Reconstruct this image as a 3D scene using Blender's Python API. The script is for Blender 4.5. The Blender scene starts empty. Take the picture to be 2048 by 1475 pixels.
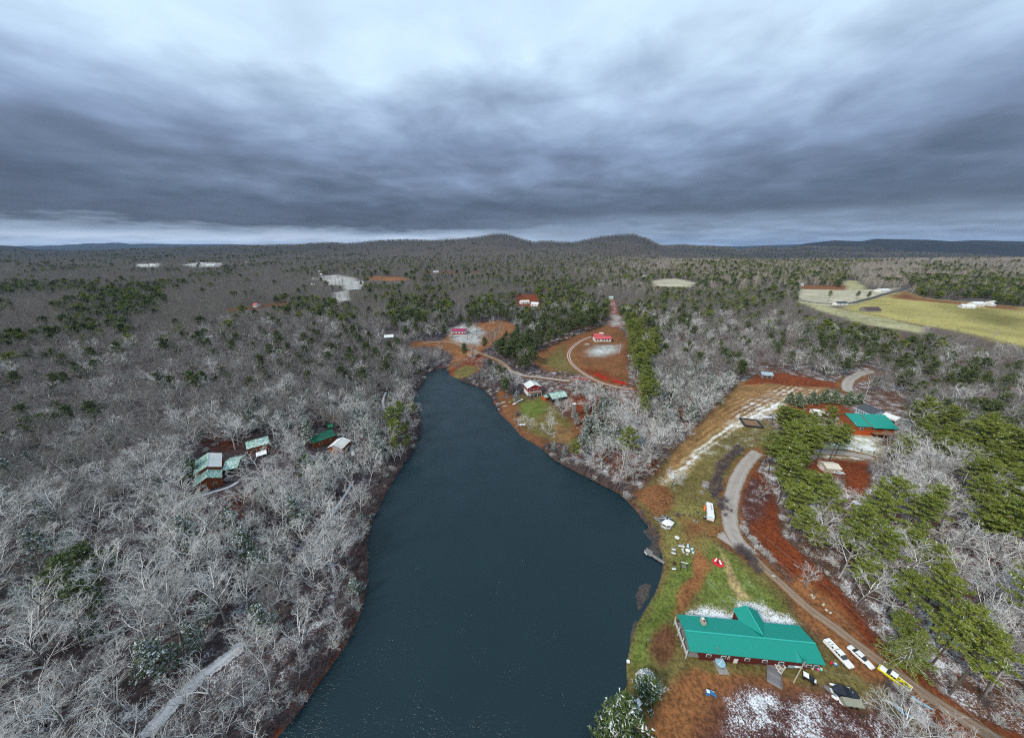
import bpy, math, random
import numpy as np
from math import radians as R, sin, cos, pi

# ------------------------------------------------------------------ camera, light, exposure
scn = bpy.context.scene
COL = scn.collection
random.seed(7); rng = np.random.default_rng(11)
CAMZ = 105.0
F_PX, CX, CY = 656.0, 1024.0, 737.5
PITCH = math.atan(245.0 / 656.0)
SP, CP = sin(PITCH), cos(PITCH)

cd = bpy.data.cameras.new('camera'); cam = bpy.data.objects.new('camera', cd); COL.objects.link(cam)
cam.location = (0, 0, CAMZ); cam.rotation_euler = (pi / 2 - PITCH, 0, 0)
cd.sensor_fit = 'HORIZONTAL'; cd.sensor_width = 36; cd.lens = 36 * F_PX / 2048
cd.clip_start = 0.5; cd.clip_end = 60000
scn.camera = cam
scn.view_settings.view_transform = 'Standard'; scn.view_settings.look = 'None'
scn.view_settings.exposure = 0.6; scn.view_settings.gamma = 1.0; scn.view_settings.use_curve_mapping = False

SUN_EL, SUN_AZ = R(40), R(-128)        # azimuth from +Y towards +X: the sun stands behind and to the left
sd = bpy.data.lights.new('sun', 'SUN'); sun = bpy.data.objects.new('sun', sd); COL.objects.link(sun)
sd.energy = 2.2; sd.angle = R(8); sd.color = (1.0, 0.93, 0.82)
from mathutils import Vector, Matrix
sdir = Vector((sin(SUN_AZ) * cos(SUN_EL), cos(SUN_AZ) * cos(SUN_EL), sin(SUN_EL)))
sun.rotation_euler = sdir.to_track_quat('Z', 'Y').to_euler(); sun.location = (0, 0, 300)

class NT:
    """small node-tree helper"""
    def __init__(s, tree): s.t = tree; s.n = tree.nodes; s.l = tree.links
    def new(s, typ, **kw):
        n = s.n.new(typ)
        for k, v in kw.items(): setattr(n, k, v)
        return n
    def put(s, n, i, v):
        if v is None: return
        if hasattr(v, 'is_output') or isinstance(v, bpy.types.NodeSocket): s.l.new(v, n.inputs[i])
        else: n.inputs[i].default_value = v
    def math(s, op, a, b=None, c=None, clamp=False):
        n = s.new('ShaderNodeMath', operation=op); n.use_clamp = clamp
        s.put(n, 0, a); s.put(n, 1, b); s.put(n, 2, c); return n.outputs[0]
    def mix(s, f, a, b, blend='MIX'):
        n = s.new('ShaderNodeMix', data_type='RGBA', blend_type=blend)
        s.put(n, 0, f)
        for i, v in ((6, a), (7, b)):
            if isinstance(v, tuple) and len(v) == 3: v = (*v, 1)
            s.put(n, i, v)
        return n.outputs[2]
    def noise(s, vec, scale, detail=4, rough=.55, dist=0):
        n = s.new('ShaderNodeTexNoise'); s.put(n, 'Vector', vec); s.put(n, 'Scale', scale)
        s.put(n, 'Detail', detail); s.put(n, 'Roughness', rough); s.put(n, 'Distortion', dist); return n.outputs['Fac']
    def ramp(s, f, stops, interp='LINEAR'):
        n = s.new('ShaderNodeValToRGB'); s.put(n, 0, f); r = n.color_ramp; r.interpolation = interp
        while len(r.elements) < len(stops): r.elements.new(0.5)
        for e, (p, c) in zip(r.elements, stops):
            e.position = p; e.color = (*c, 1) if isinstance(c, tuple) else (c, c, c, 1)
        return n.outputs[0]
    def smooth(s, x, a, b):
        n = s.new('ShaderNodeMapRange', interpolation_type='SMOOTHSTEP')
        s.put(n, 0, x); s.put(n, 1, a); s.put(n, 2, b); s.put(n, 3, 0.); s.put(n, 4, 1.); return n.outputs[0]

def build_world():
    w = bpy.data.worlds.new('World'); scn.world = w; w.use_nodes = True
    t = NT(w.node_tree); t.n.clear()
    sky = t.new('ShaderNodeTexSky', sky_type='NISHITA'); sky.sun_disc = False
    sky.sun_elevation = SUN_EL; sky.sun_rotation = SUN_AZ % (2 * pi)
    tc = t.new('ShaderNodeTexCoord'); sep = t.new('ShaderNodeSeparateXYZ'); t.l.new(tc.outputs['Generated'], sep.inputs[0])
    X, Y, Z = sep.outputs
    zc = t.math('ADD', t.math('MAXIMUM', Z, 0.0), 0.12)
    cmb = t.new('ShaderNodeCombineXYZ'); t.put(cmb, 0, t.math('DIVIDE', X, zc)); t.put(cmb, 1, t.math('DIVIDE', Y, zc)); t.put(cmb, 2, 3.7)
    p = cmb.outputs[0]
    n1 = t.noise(p, 0.60, 5, .52, .15)
    n2 = t.noise(p, 2.0, 5, .52, .2)
    n3 = t.noise(p, 0.9, 2, .4, .1)
    zz = t.math('MULTIPLY', t.math('MAXIMUM', Z, 0.0), t.math('ADD', 0.42, t.math('MULTIPLY', n1, 1.16)))
    zz = t.math('ADD', zz, t.math('MULTIPLY', t.math('SUBTRACT', n2, .5), t.math('ADD', .018, t.math('MULTIPLY', zz, .55))))
    base = t.ramp(zz, [(0.0, (.24, .31, .41)), (0.020, (.36, .43, .54)), (0.034, (.20, .26, .35)), (0.050, (.052, .070, .108)),
                       (0.10, (.062, .085, .135)), (0.15, (.098, .132, .20)), (0.215, (.165, .222, .335)), (0.29, (.275, .365, .50)),
                       (0.38, (.42, .545, .67)), (1.0, (.47, .60, .71))])
    m = t.math('ADD', 0.42, t.math('ADD', t.math('MULTIPLY', n2, 0.66), t.math('MULTIPLY', n3, 0.52)))
    base = t.mix(t.math('MULTIPLY', t.smooth(X, -.25, .45), t.math('SUBTRACT', 1.0, t.smooth(Z, .04, .09))), base, t.mix(n2, (.11, .15, .23), (.20, .27, .38)))
    cl = t.mix(1.0, base, t.ramp(t.math('MULTIPLY', m, 0.5), [(0, 0.0), (1, 1.0)]), 'MULTIPLY')
    vm = t.new('ShaderNodeVectorMath', operation='SCALE'); t.l.new(cl, vm.inputs[0]); vm.inputs['Scale'].default_value = 20.0
    col = t.mix(0.96, sky.outputs[0], vm.outputs[0])
    bg = t.new('ShaderNodeBackground'); t.l.new(col, bg.inputs[0]); bg.inputs[1].default_value = 0.1
    o = t.new('ShaderNodeOutputWorld'); t.l.new(bg.outputs[0], o.inputs[0])
build_world()
scn.cycles.max_bounces = 5; scn.cycles.diffuse_bounces = 2; scn.cycles.glossy_bounces = 2
scn.cycles.transmission_bounces = 2; scn.cycles.transparent_max_bounces = 4; scn.cycles.volume_bounces = 0
scn.cycles.use_denoising = False; scn.cycles.sample_clamp_indirect = 4.0; scn.cycles.sample_clamp_direct = 12.0; scn.cycles.pixel_filter_type = 'BLACKMAN_HARRIS'; scn.cycles.filter_width = 1.15

# ------------------------------------------------------------------ numeric noise, projection
TBL = rng.random((256, 256))
def vnoise(x, y):
    xi = np.floor(x).astype(int); yi = np.floor(y).astype(int); fx = x - xi; fy = y - yi
    fx = fx * fx * (3 - 2 * fx); fy = fy * fy * (3 - 2 * fy)
    a = TBL[xi & 255, yi & 255]; b = TBL[(xi + 1) & 255, yi & 255]; c = TBL[xi & 255, (yi + 1) & 255]; d = TBL[(xi + 1) & 255, (yi + 1) & 255]
    return (a * (1 - fx) + b * fx) * (1 - fy) + (c * (1 - fx) + d * fx) * fy
def fbm(x, y, s, o=4, seed=0):
    v = 0; a = .5; t = 0
    x = np.asarray(x, float) / s + 17.3 * seed; y = np.asarray(y, float) / s - 9.1 * seed
    for i in range(o):
        v = v + a * vnoise(x, y); t += a; a *= .5; x, y = x * 1.9 + y * .6 + 5.2, y * 1.9 - x * .6 + 1.3
    return v / t * 2 - 1                      # -1..1
def sst(x, a, b):
    t = np.clip((x - a) / (b - a), 0, 1); return t * t * (3 - 2 * t)
def proj(x, y, z):
    dz = z - CAMZ
    dep = y * CP - dz * SP; up = y * SP + dz * CP
    dep = np.where(dep < 1, 1e9, dep)
    return CX + F_PX * x / dep, CY - F_PX * up / dep, dep
def flat(u, v, z=0.0):
    x = (u - CX) / F_PX; yy = (v - CY) / F_PX
    D = SP + yy * CP; Fw = CP - yy * SP; t = (CAMZ - z) / D
    return x * t, Fw * t
def poly_sdf(px, py, P):
    """signed distance to polygon, negative inside"""
    P = np.asarray(P, float); d = np.full(px.shape, 1e18); ins = np.zeros(px.shape, bool)
    for i in range(len(P)):
        a = P[i - 1]; b = P[i]; e = b - a; wx = px - a[0]; wy = py - a[1]
        q = np.clip((wx * e[0] + wy * e[1]) / max(e @ e, 1e-9), 0, 1)
        d = np.minimum(d, (wx - e[0] * q) ** 2 + (wy - e[1] * q) ** 2)
        c = ((a[1] <= py) != (b[1] <= py))
        with np.errstate(divide='ignore', invalid='ignore'):
            xx = a[0] + (py - a[1]) / (b[1] - a[1] + 1e-30) * e[0]
        ins ^= c & (px < xx)
    d = np.sqrt(d); return np.where(ins, -d, d)
def line_dist(px, py, L):
    L = np.asarray(L, float); d = np.full(px.shape, 1e18)
    for i in range(len(L) - 1):
        a = L[i]; e = L[i + 1] - a; wx = px - a[0]; wy = py - a[1]
        q = np.clip((wx * e[0] + wy * e[1]) / max(e @ e, 1e-9), 0, 1)
        d = np.minimum(d, (wx - e[0] * q) ** 2 + (wy - e[1] * q) ** 2)
    return np.sqrt(d)
def in_poly(px, py, P):
    P = np.asarray(P, float); ins = np.zeros(px.shape, bool)
    for i in range(len(P)):
        a = P[i - 1]; b = P[i]; c = ((a[1] <= py) != (b[1] <= py))
        ins ^= c & (px < a[0] + (py - a[1]) / (b[1] - a[1] + 1e-30) * (b[0] - a[0]))
    return ins

# ------------------------------------------------------------------ the lie of the land
LAKE_PX = [(470, 1560), (555, 1475), (600, 1420), (652, 1345), (695, 1285), (722, 1225), (733, 1180), (737, 1130), (734, 1085), (745, 1040), (772, 985),
           (803, 935), (826, 900), (840, 868), (842, 838), (833, 812), (826, 790), (848, 763), (852, 748), (872, 738), (892, 737), (900, 750), (930, 765), (965, 776),
           (985, 797), (1000, 828), (1022, 848), (1042, 872), (1080, 895), (1110, 920), (1150, 942), (1200, 967), (1240, 988), (1270, 1018),
           (1296, 1052), (1314, 1078), (1324, 1105), (1326, 1130), (1320, 1160), (1308, 1190), (1290, 1218), (1272, 1250), (1260, 1290), (1252, 1330),
           (1254, 1368), (1240, 1400), (1218, 1440), (1195, 1475), (1150, 1560)]
LAKE = [flat(u, v, 0) for u, v in LAKE_PX] + [(8, -6), (-70, -6)]
RID_NEAR = [(-900, 500), (-300, 490), (0, 488.5), (30, 490), (60, 496), (150, 499), (220, 497), (300, 495.5), (400, 494), (480, 491.5), (540, 490), (600, 488.5), (640, 485.5), (665, 485), (695, 487),
            (760, 481), (815, 479), (870, 481), (920, 478), (960, 473), (985, 468), (1000, 466.5), (1018, 469), (1040, 476), (1068, 484), (1090, 481), (1120, 483.5),
            (1145, 484.5), (1170, 479), (1200, 472.5), (1240, 468.5), (1262, 468), (1290, 476), (1320, 490), (1350, 500), (1500, 510), (3200, 510)]
RID_FAR = [(-900, 520), (1150, 520), (1250, 500), (1320, 491), (1345, 490), (1370, 488.5), (1395, 491), (1430, 491), (1460, 494), (1485, 498), (1500, 495), (1535, 490), (1560, 493),
           (1590, 491), (1610, 485), (1640, 482), (1665, 479), (1720, 481), (1745, 476), (1790, 477), (1850, 478), (1900, 481), (1940, 479), (1990, 480), (2060, 482), (2400, 478), (3200, 484)]
RID_BLUE = [(-900, 476), (0, 479), (60, 480), (120, 481.5), (190, 482.5), (240, 483.5), (262, 487), (300, 486.5), (370, 488), (460, 487.5), (540, 490), (600, 492), (900, 492), (1300, 490),
            (1480, 492), (1560, 489), (1800, 482), (1920, 477.5), (2000, 479), (2300, 478), (3200, 482)]
TANS = None
def ridge(x, y, prof, yc, sig):
    ys = np.maximum(y, 1.0); u = CX + F_PX * x / (ys * CP)
    v = np.interp(u, [p[0] for p in prof], [p[1] for p in prof])
    yy = (v - CY) / F_PX; k = (SP + yy * CP) / (CP - yy * SP)
    top = CAMZ - yc * k - 12
    c = np.exp(-((y - yc) / sig) ** 2)
    return top, c, u
def height(x, y):
    x = np.asarray(x, float); y = np.asarray(y, float)
    d = poly_sdf(x, y, LAKE); r = np.hypot(x, y)
    h = np.where(d > 0, 0.22 * np.minimum(d, 3) + 0.035 * np.clip(d - 3, 0, 120), np.maximum(0.3 * d, -3))
    on = sst(d, 4, 160)
    h = h + on * (fbm(x, y, 150, 3, 1) * 3.0 + 1.5) + sst(r, 350, 1500) * fbm(x, y, 620, 3, 2) * 13
    h = h + sst(d, 1, 8) * fbm(x, y, 9, 3, 5) * .22
    # lit rise beyond the pasture on the right
    rt = sst(x / np.maximum(y, 1), .12, .55); h = h + 24 * np.exp(-((y - 1850) / 560) ** 2) * rt - 55 * np.exp(-((y - 3700) / 1000) ** 2) * rt
    g = fbm(x, y, 900, 4, 3); g2 = fbm(x, y, 340, 4, 4)
    for prof, yc, sig, am in ((RID_NEAR, 4700, 1150, 1), (RID_FAR, 5900, 1350, 1), (RID_BLUE, 17000, 2600, 1)):
        top, c, u = ridge(x, y, prof, yc, sig)
        rough = 1 + (1 - c) * g * .8
        k = np.clip(c * rough + (1 - c) * c * g2 * .9, 0, 1)
        h = np.maximum(h, top * k + h * (1 - k))
    return h
def hz(x, y): return float(height(np.array([x]), np.array([y]))[0])
def at(u, v, dz=0.0):
    """ground point seen in pixel (u, v) of the photograph; dz lifts it above the ground"""
    h = 1.0
    for _ in range(8):
        x, y = flat(u, v, h + dz); h = .5 * h + .5 * hz(x, y) if _ else hz(x, y)
    return x, y, hz(x, y)
def wpoly(P): return [at(u, v)[:2] for u, v in P]

# ------------------------------------------------------------------ mesh helpers
class MB:
    def __init__(s): s.v = []; s.f = []
    def add(s, vs, fs):
        o = len(s.v); s.v += [tuple(a) for a in vs]; s.f += [tuple(i + o for i in f) for f in fs]; return s
    def box(s, c, d, rz=0, rx=0, ry=0, taper=1.0):
        hx, hy, hh = d[0] / 2, d[1] / 2, d[2] / 2
        M = Matrix.Translation(c) @ Matrix.Rotation(rz, 4, 'Z') @ Matrix.Rotation(ry, 4, 'Y') @ Matrix.Rotation(rx, 4, 'X')
        vs = [(-hx, -hy, -hh), (hx, -hy, -hh), (hx, hy, -hh), (-hx, hy, -hh)] + [(a * hx * taper, b * hy * taper, hh) for a, b in ((-1, -1), (1, -1), (1, 1), (-1, 1))]
        return s.add([M @ Vector(q) for q in vs], [(3, 2, 1, 0), (4, 5, 6, 7), (0, 1, 5, 4), (1, 2, 6, 5), (2, 3, 7, 6), (3, 0, 4, 7)])
    def cyl(s, c, r, h, n=12, r2=None, axis='Z'):
        r2 = r if r2 is None else r2; vs = []
        for k, rr in ((0, r), (h, r2)):
            for i in range(n):
                a = 2 * pi * i / n; q = (rr * cos(a), rr * sin(a), k)
                if axis == 'Y': q = (q[0], q[2], q[1])
                if axis == 'X': q = (q[2], q[0], q[1])
                vs.append((c[0] + q[0], c[1] + q[1], c[2] + q[2]))
        fs = [(i, (i + 1) % n, n + (i + 1) % n, n + i) for i in range(n)] + [tuple(range(n))[::-1], tuple(range(n, 2 * n))]
        return s.add(vs, fs)
    def prism(s, prof, y0, y1, inset=0):
        """profile in x,z swept along y"""
        n = len(prof); vs = [(a, y0, b) for a, b in prof] + [(a, y1, b) for a, b in prof]
        fs = [(i, (i + 1) % n, n + (i + 1) % n, n + i) for i in range(n)] + [tuple(range(n))[::-1], tuple(range(n, 2 * n))]
        return s.add(vs, fs)
    def slab(s, q, t):
        """q: four corners (top face), thickness downwards"""
        vs = [tuple(p) for p in q] + [(p[0], p[1], p[2] - t) for p in q]
        return s.add(vs, [(0, 1, 2, 3), (7, 6, 5, 4), (0, 4, 5, 1), (1, 5, 6, 2), (2, 6, 7, 3), (3, 7, 4, 0)])
    def tube(s, pts, rad, n=6):
        pts = [Vector(p) for p in pts]
        if not hasattr(rad, '__len__'): rad = [rad] * len(pts)
        o = len(s.v); fs = []; vs = []
        for i, p in enumerate(pts):
            d = (pts[min(i + 1, len(pts) - 1)] - pts[max(i - 1, 0)]).normalized()
            u = d.cross(Vector((0, 0, 1)) if abs(d.z) < .9 else Vector((1, 0, 0))).normalized(); w = d.cross(u)
            for k in range(n):
                a = 2 * pi * k / n; vs.append(p + (u * cos(a) + w * sin(a)) * rad[i])
        for i in range(len(pts) - 1):
            for k in range(n): fs.append((i * n + k, i * n + (k + 1) % n, (i + 1) * n + (k + 1) % n, (i + 1) * n + k))
        fs += [tuple(range(n))[::-1], tuple(range((len(pts) - 1) * n, len(pts) * n))]
        return s.add(vs, fs)
    def mesh(s, name, mat=None):
        me = bpy.data.meshes.new(name); me.from_pydata([tuple(v) for v in s.v], [], s.f)
        if mat: me.materials.append(mat)
        return me
    def obj(s, name, mat, parent=None, **tags):
        o = bpy.data.objects.new(name, s.mesh(name, mat)); COL.objects.link(o)
        if parent: o.parent = parent
        for k, v in tags.items(): o[k] = v
        return o
def np_mesh(name, V, Fq, mats=(), smooth=False):
    """fast mesh from arrays; Fq list of arrays (n,k)"""
    me = bpy.data.meshes.new(name); V = np.asarray(V, np.float32)
    me.vertices.add(len(V)); me.vertices.foreach_set('co', V.ravel())
    tot = []; idx = []
    for A in Fq:
        A = np.asarray(A, np.int32)
        if len(A): tot.append(np.full(len(A), A.shape[1], np.int32)); idx.append(A.ravel())
    tot = np.concatenate(tot); idx = np.concatenate(idx); st = np.concatenate([[0], np.cumsum(tot)[:-1]]).astype(np.int32)
    me.loops.add(len(idx)); me.loops.foreach_set('vertex_index', idx)
    me.polygons.add(len(tot)); me.polygons.foreach_set('loop_start', st); me.polygons.foreach_set('loop_total', tot)
    if smooth: me.polygons.foreach_set('use_smooth', np.ones(len(tot), bool))
    for m in mats: me.materials.append(m)
    me.update(calc_edges=True); return me
def link(me, name, parent=None, loc=None, **tags):
    o = bpy.data.objects.new(name, me); COL.objects.link(o)
    if parent: o.parent = parent
    if loc: o.location = loc
    for k, v in tags.items(): o[k] = v
    return o
def thing(name, label, cat, loc, rz=0, group=None):
    o = bpy.data.objects.new(name, None); COL.objects.link(o); o.empty_display_size = .5
    o.location = loc; o.rotation_euler = (0, 0, rz); o['label'] = label; o['category'] = cat
    if group: o['group'] = group
    return o

# ------------------------------------------------------------------ materials
def principled(name, col, rough=.8, metal=0, spec=.3, vary=0.0, vscale=3.0, bump=0.0, bscale=20.0, snow=0.0, snow_scale=4.0, stops=None):
    """painted / natural surface with tonal grain; snow = share of upward faces under snow"""
    m = bpy.data.materials.new(name); m.use_nodes = True; t = NT(m.node_tree); b = t.n['Principled BSDF']
    g = t.new('ShaderNodeNewGeometry'); pos = g.outputs['Position']; c = (*col, 1)
    if vary: 
        n = t.noise(pos, vscale, 5, .6); n2 = t.noise(pos, vscale * .13, 3)
        k = t.math('ADD', 1 - vary, t.math('MULTIPLY', t.math('ADD', n, n2), vary))
        cc = t.new('ShaderNodeVectorMath', operation='SCALE'); cc.inputs[0].default_value = col; t.l.new(k, cc.inputs['Scale']); c = cc.outputs[0]
    if snow:
        sp = t.new('ShaderNodeSeparateXYZ'); t.l.new(g.outputs['Normal'], sp.inputs[0])
        n = t.noise(pos, snow_scale, 5, .65)
        f = t.math('MULTIPLY', t.smooth(n, 1 - snow - .08, 1 - snow + .05), t.smooth(sp.outputs[2], .2, .6))
        c = t.mix(f, c if not isinstance(c, tuple) else c, (.74, .77, .80))
    t.put(b, 'Base Color', c); b.inputs['Roughness'].default_value = rough; b.inputs['Metallic'].default_value = metal
    b.inputs['Specular IOR Level'].default_value = spec
    if bump:
        bp = t.new('ShaderNodeBump'); bp.inputs['Strength'].default_value = bump; bp.inputs['Distance'].default_value = .05
        t.l.new(t.noise(pos, bscale, 4), bp.inputs['Height']); t.l.new(bp.outputs[0], b.inputs['Normal'])
    return m
_M = {}
def mt(name, *a, **k):
    if name not in _M: _M[name] = principled(name, *a, **k)
    return _M[name]
# ------------------------------------------------------------------ ground cover, traced region by region
C_ = dict(olive=(.125, .100, .034), green=(.10, .125, .026), brown=(.195, .082, .032), darkb=(.10, .045, .022), rust=(.15, .036, .013), deep=(.085, .022, .012),
          tawny=(.22, .125, .052), straw=(.34, .25, .12), maroon=(.075, .030, .026), gold=(.31, .27, .095), pale=(.37, .34, .25), palegr=(.30, .28, .15),
          orange=(.16, .070, .030), frosty=(.32, .315, .30), mud=(.055, .048, .045), grit=(.26, .23, .21), lawn2=(.15, .135, .042))
# polygon in the photograph, colour, edge softness (m), snow share 0..1, keep free of trees
AREAS = [
 ([(1270,1000),(1330,925),(1400,872),(1470,850),(1530,840),(1550,880),(1515,905),(1480,925),(1462,960),(1445,1040),(1440,1090),(1500,1120),(1560,1170),(1600,1250),(1700,1330),(1760,1370),(1850,1475),(1950,1700),(1150,1700),(1240,1400),(1262,1290),(1300,1200),(1332,1130),(1320,1070)], 'olive', 3, .12, 1),
 ([(1325,1010),(1420,1000),(1445,1070),(1400,1110),(1335,1110),(1322,1060)], 'lawn2', 3, .04, 0),
 ([(1360,1035),(1425,1040),(1420,1075),(1375,1085)], 'orange', 5, .02, 0),
 ([(1285,1700),(1290,1420),(1335,1365),(1390,1332),(1480,1345),(1550,1352),(1600,1375),(1680,1385),(1760,1700)], 'brown', 1.5, .03, 1),
 ([(1440,1400),(1500,1376),(1560,1392),(1600,1400),(1650,1388),(1700,1402),(1760,1410),(1850,1475),(1900,1700),(1450,1700),(1400,1475),(1425,1430)], 'maroon', 3.5, .52, 1),
 ([(1462,1398),(1510,1380),(1570,1398),(1620,1400),(1655,1392),(1660,1420),(1600,1425),(1540,1418),(1480,1430)], 'maroon', 5, .66, 0),
 ([(1265,1300),(1275,1250),(1300,1210),(1330,1160),(1350,1120),(1385,1105),(1392,1160),(1352,1215),(1322,1270),(1292,1335),(1262,1345)], 'green', 2.5, .10, 1),
 ([(1425,1090),(1470,1108),(1505,1150),(1565,1205),(1592,1262),(1500,1225),(1400,1232),(1398,1140)], 'green', 2.5, .34, 0),
 ([(1362,1235),(1372,1208),(1400,1215),(1462,1222),(1495,1200),(1530,1208),(1575,1225),(1606,1250),(1590,1268),(1380,1250)], 'lawn2', 2.2, .80, 0),
 ([(1395,1098),(1425,1130),(1402,1178),(1370,1212),(1348,1228),(1352,1190),(1386,1150)], 'brown', 1.2, .02, 0),
 ([(1440,1095),(1467,1140),(1497,1190),(1478,1197),(1453,1150)], 'straw', .8, .06, 0),
 ([(1335,1245),(1350,1270),(1350,1310),(1325,1330),(1302,1300),(1310,1265)], 'darkb', 1.2, .05, 0),
 ([(1345,1320),(1440,1340),(1560,1350),(1640,1345),(1640,1330),(1500,1318),(1385,1300)], 'olive', 1.5, .08, 0),
 ([(1262,985),(1330,958),(1347,990),(1345,1022),(1312,1037),(1290,1010)], 'orange', 2, .03, 1),
 ([(1328,957),(1345,905),(1400,850),(1440,800),(1480,765),(1520,750),(1560,748),(1640,762),(1700,770),(1640,785),(1580,795),(1480,850),(1400,900),(1350,945)], 'tawny', 2, .12, 1),
 ([(1490,795),(1560,770),(1640,768),(1650,785),(1560,800),(1490,850),(1440,850)], 'tawny', 5, .50, 0),
 ([(1320,965),(1380,905),(1450,850),(1520,815),(1570,793),(1575,812),(1500,845),(1420,900),(1370,945),(1340,970)], 'straw', 2.5, .64, 1),
 ([(1400,905),(1440,870),(1500,848),(1545,845),(1560,872),(1510,905),(1445,935),(1420,962)], 'olive', 5, .42, 0),
 ([(1485,770),(1520,745),(1560,745),(1700,770),(1710,778),(1600,772),(1540,765)], 'rust', 2, .05, 1),
 ([(1590,800),(1680,808),(1700,825),(1690,835),(1600,830),(1545,822)], 'rust', 2, .12, 1),
 ([(1490,925),(1530,955),(1560,1020),(1562,1070),(1622,1128),(1680,1182),(1742,1262),(1800,1312),(1880,1382),(1960,1442),(2048,1475),(2200,1600),(2000,1600),(1820,1370),(1700,1270),(1600,1170),(1540,1110),(1500,1060),(1482,1000)], 'rust', 1.5, .10, 1),
 ([(1560,1170),(1600,1150),(1660,1200),(1700,1240),(1720,1275),(1690,1268),(1620,1205)], 'brown', 2.5, .04, 0),
 ([(1495,940),(1530,965),(1545,1000),(1520,1040),(1490,1040),(1478,1000)], 'maroon', 3, .40, 0),
 ([(1590,1185),(1640,1232),(1720,1300),(1790,1355),(1745,1372),(1690,1332),(1640,1270),(1600,1235)], 'brown', 2, .02, 1),
 ([(1618,905),(1650,885),(1700,858),(1745,868),(1760,905),(1735,918),(1640,922)], 'palegr', 5, .66, 1),
 ([(1610,935),(1640,915),(1700,918),(1700,950),(1640,965),(1600,955)], 'rust', 3, .35, 1),
 ([(1690,925),(1735,922),(1735,960),(1725,990),(1690,985)], 'rust', 2, .06, 1),
 ([(1062,712),(1110,688),(1160,668),(1200,652),(1238,652),(1252,690),(1258,768),(1230,776),(1190,760),(1150,740),(1100,742),(1080,735)], 'orange', 2, .03, 1),
 ([(1085,725),(1130,690),(1140,715),(1160,745),(1120,742)], 'olive', 8, .03, 0),
 ([(1175,702),(1200,690),(1235,688),(1232,704),(1205,712),(1180,712)], 'frosty', 7, .5, 0),
 ([(1150,735),(1205,740),(1250,765),(1215,765)], 'rust', 5, .03, 0),
 ([(1217,598),(1229,598),(1248,655),(1222,655)], 'rust', 3, .5, 1),
 ([(1222,628),(1236,630),(1246,650),(1230,652)], 'frosty', 8, .4, 1),
 ([(1020,800),(1045,788),(1062,800),(1080,785),(1150,850),(1155,868),(1145,885),(1108,882),(1060,872),(1030,840),(1012,815)], 'olive', 3, .03, 1),
 ([(1045,805),(1085,800),(1095,820),(1070,835),(1045,830)], 'green', 4, .02, 0),
 ([(1110,848),(1152,860),(1140,884),(1108,880)], 'tawny', 3, .02, 0),
 ([(990,780),(1005,778),(1040,800),(1035,845),(1075,870),(1100,885),(1080,892),(1040,868),(1020,846),(1003,825)], 'orange', 3, .04, 1),
 ([(1130,790),(1200,785),(1230,800),(1230,870),(1300,900),(1310,940),(1240,930),(1160,890),(1150,840)], 'rust', 8, .30, 0),
 ([(900,668),(930,650),(1000,640),(1030,652),(1022,670),(980,690),(960,700),(940,720),(905,740),(892,740),(908,715),(880,690)], 'brown', 4, .35, 1),
 ([(900,660),(940,645),(975,665),(950,690),(912,680)], 'frosty', 8, .45, 0),
 ([(935,720),(965,700),(972,712),(960,740),(920,757),(893,752),(900,738)], 'rust', 2, .04, 1),
 ([(905,742),(930,730),(960,735),(935,755),(905,756)], 'olive', 3, .05, 0),
 ([(820,684),(900,680),(940,695),(900,700),(850,692),(822,696)], 'orange', 2, .04, 1),
 ([(1595,592),(1602,574),(1640,570),(1690,576),(1760,580),(1795,574),(1760,592),(1700,610),(1640,612),(1600,606)], 'pale', 8, .10, 1),
 ([(1690,560),(1715,562),(1740,580),(1700,580),(1688,572)], 'palegr', 8, .1, 1),
 ([(1600,570),(1700,572),(1690,580),(1600,578)], 'orange', 6, .05, 0),
 ([(1690,612),(1760,592),(1810,582),(1850,596),(1930,603),(2048,614),(2500,640),(2500,740),(2048,692),(1990,682),(1920,662),(1860,652),(1790,640),(1700,625)], 'gold', 14, .03, 1),
 ([(1810,582),(1850,597),(1930,604),(2048,615),(2048,622),(1930,610),(1850,602),(1780,595)], 'orange', 14, .02, 0),
 ([(1900,612),(1990,618),(2048,640),(2048,660),(1950,640)], 'lawn2', 25, .05, 0),
 ([(1720,620),(1800,612),(1880,625),(1960,650),(1900,652),(1800,640)], 'gold', 20, .03, 0),
 ([(1596,600),(1700,622),(1790,642),(1858,656),(1840,668),(1740,650),(1640,620)], 'palegr', 8, .35, 1),
 ([(1300,562),(1350,556),(1395,566),(1380,574),(1310,572)], 'pale', 18, .35, 1),
 ([(1030,588),(1075,590),(1080,612),(1035,612)], 'rust', 9, .25, 1),
 ([(640,552),(675,549),(715,558),(690,570),(650,569)], 'frosty', 18, .30, 1),
 ([(740,552),(800,554),(830,559),(780,562),(730,560)], 'brown', 20, .2, 1),
 ([(685,562),(730,562),(720,578),(688,580)], 'frosty', 8, .4, 1),
 ([(665,585),(695,580),(700,600),(670,606)], 'frosty', 8, .4, 1),
 ([(450,618),(500,612),(570,603),(575,609),(510,618),(455,622)], 'darkb', 12, .15, 1),
 ([(272,528),(320,526),(316,534),(275,534)], 'frosty', 14, .5, 1),
 ([(365,530),(400,524),(445,526),(440,533),(385,534)], 'frosty', 14, .4, 1),
 ([(840,544),(905,542),(980,543),(950,546),(850,547)], 'darkb', 26, .25, 1),
 ([(640,822),(680,820),(690,840),(660,852),(630,845)], 'deep', 5, .22, 0),
 ([(455,990),(495,985),(500,1040),(470,1075),(440,1065),(430,1030)], 'deep', 6, .18, 0),
 ([(395,880),(440,860),(480,875),(475,900),(430,900)], 'deep', 5, .18, 0),
 ([(640,1330),(665,1290),(690,1300),(672,1345),(600,1430),(560,1475),(545,1475)], 'rust', 2, .10, 0),
]
def nearshore_mask(u, v): pass
AR = []
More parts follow.
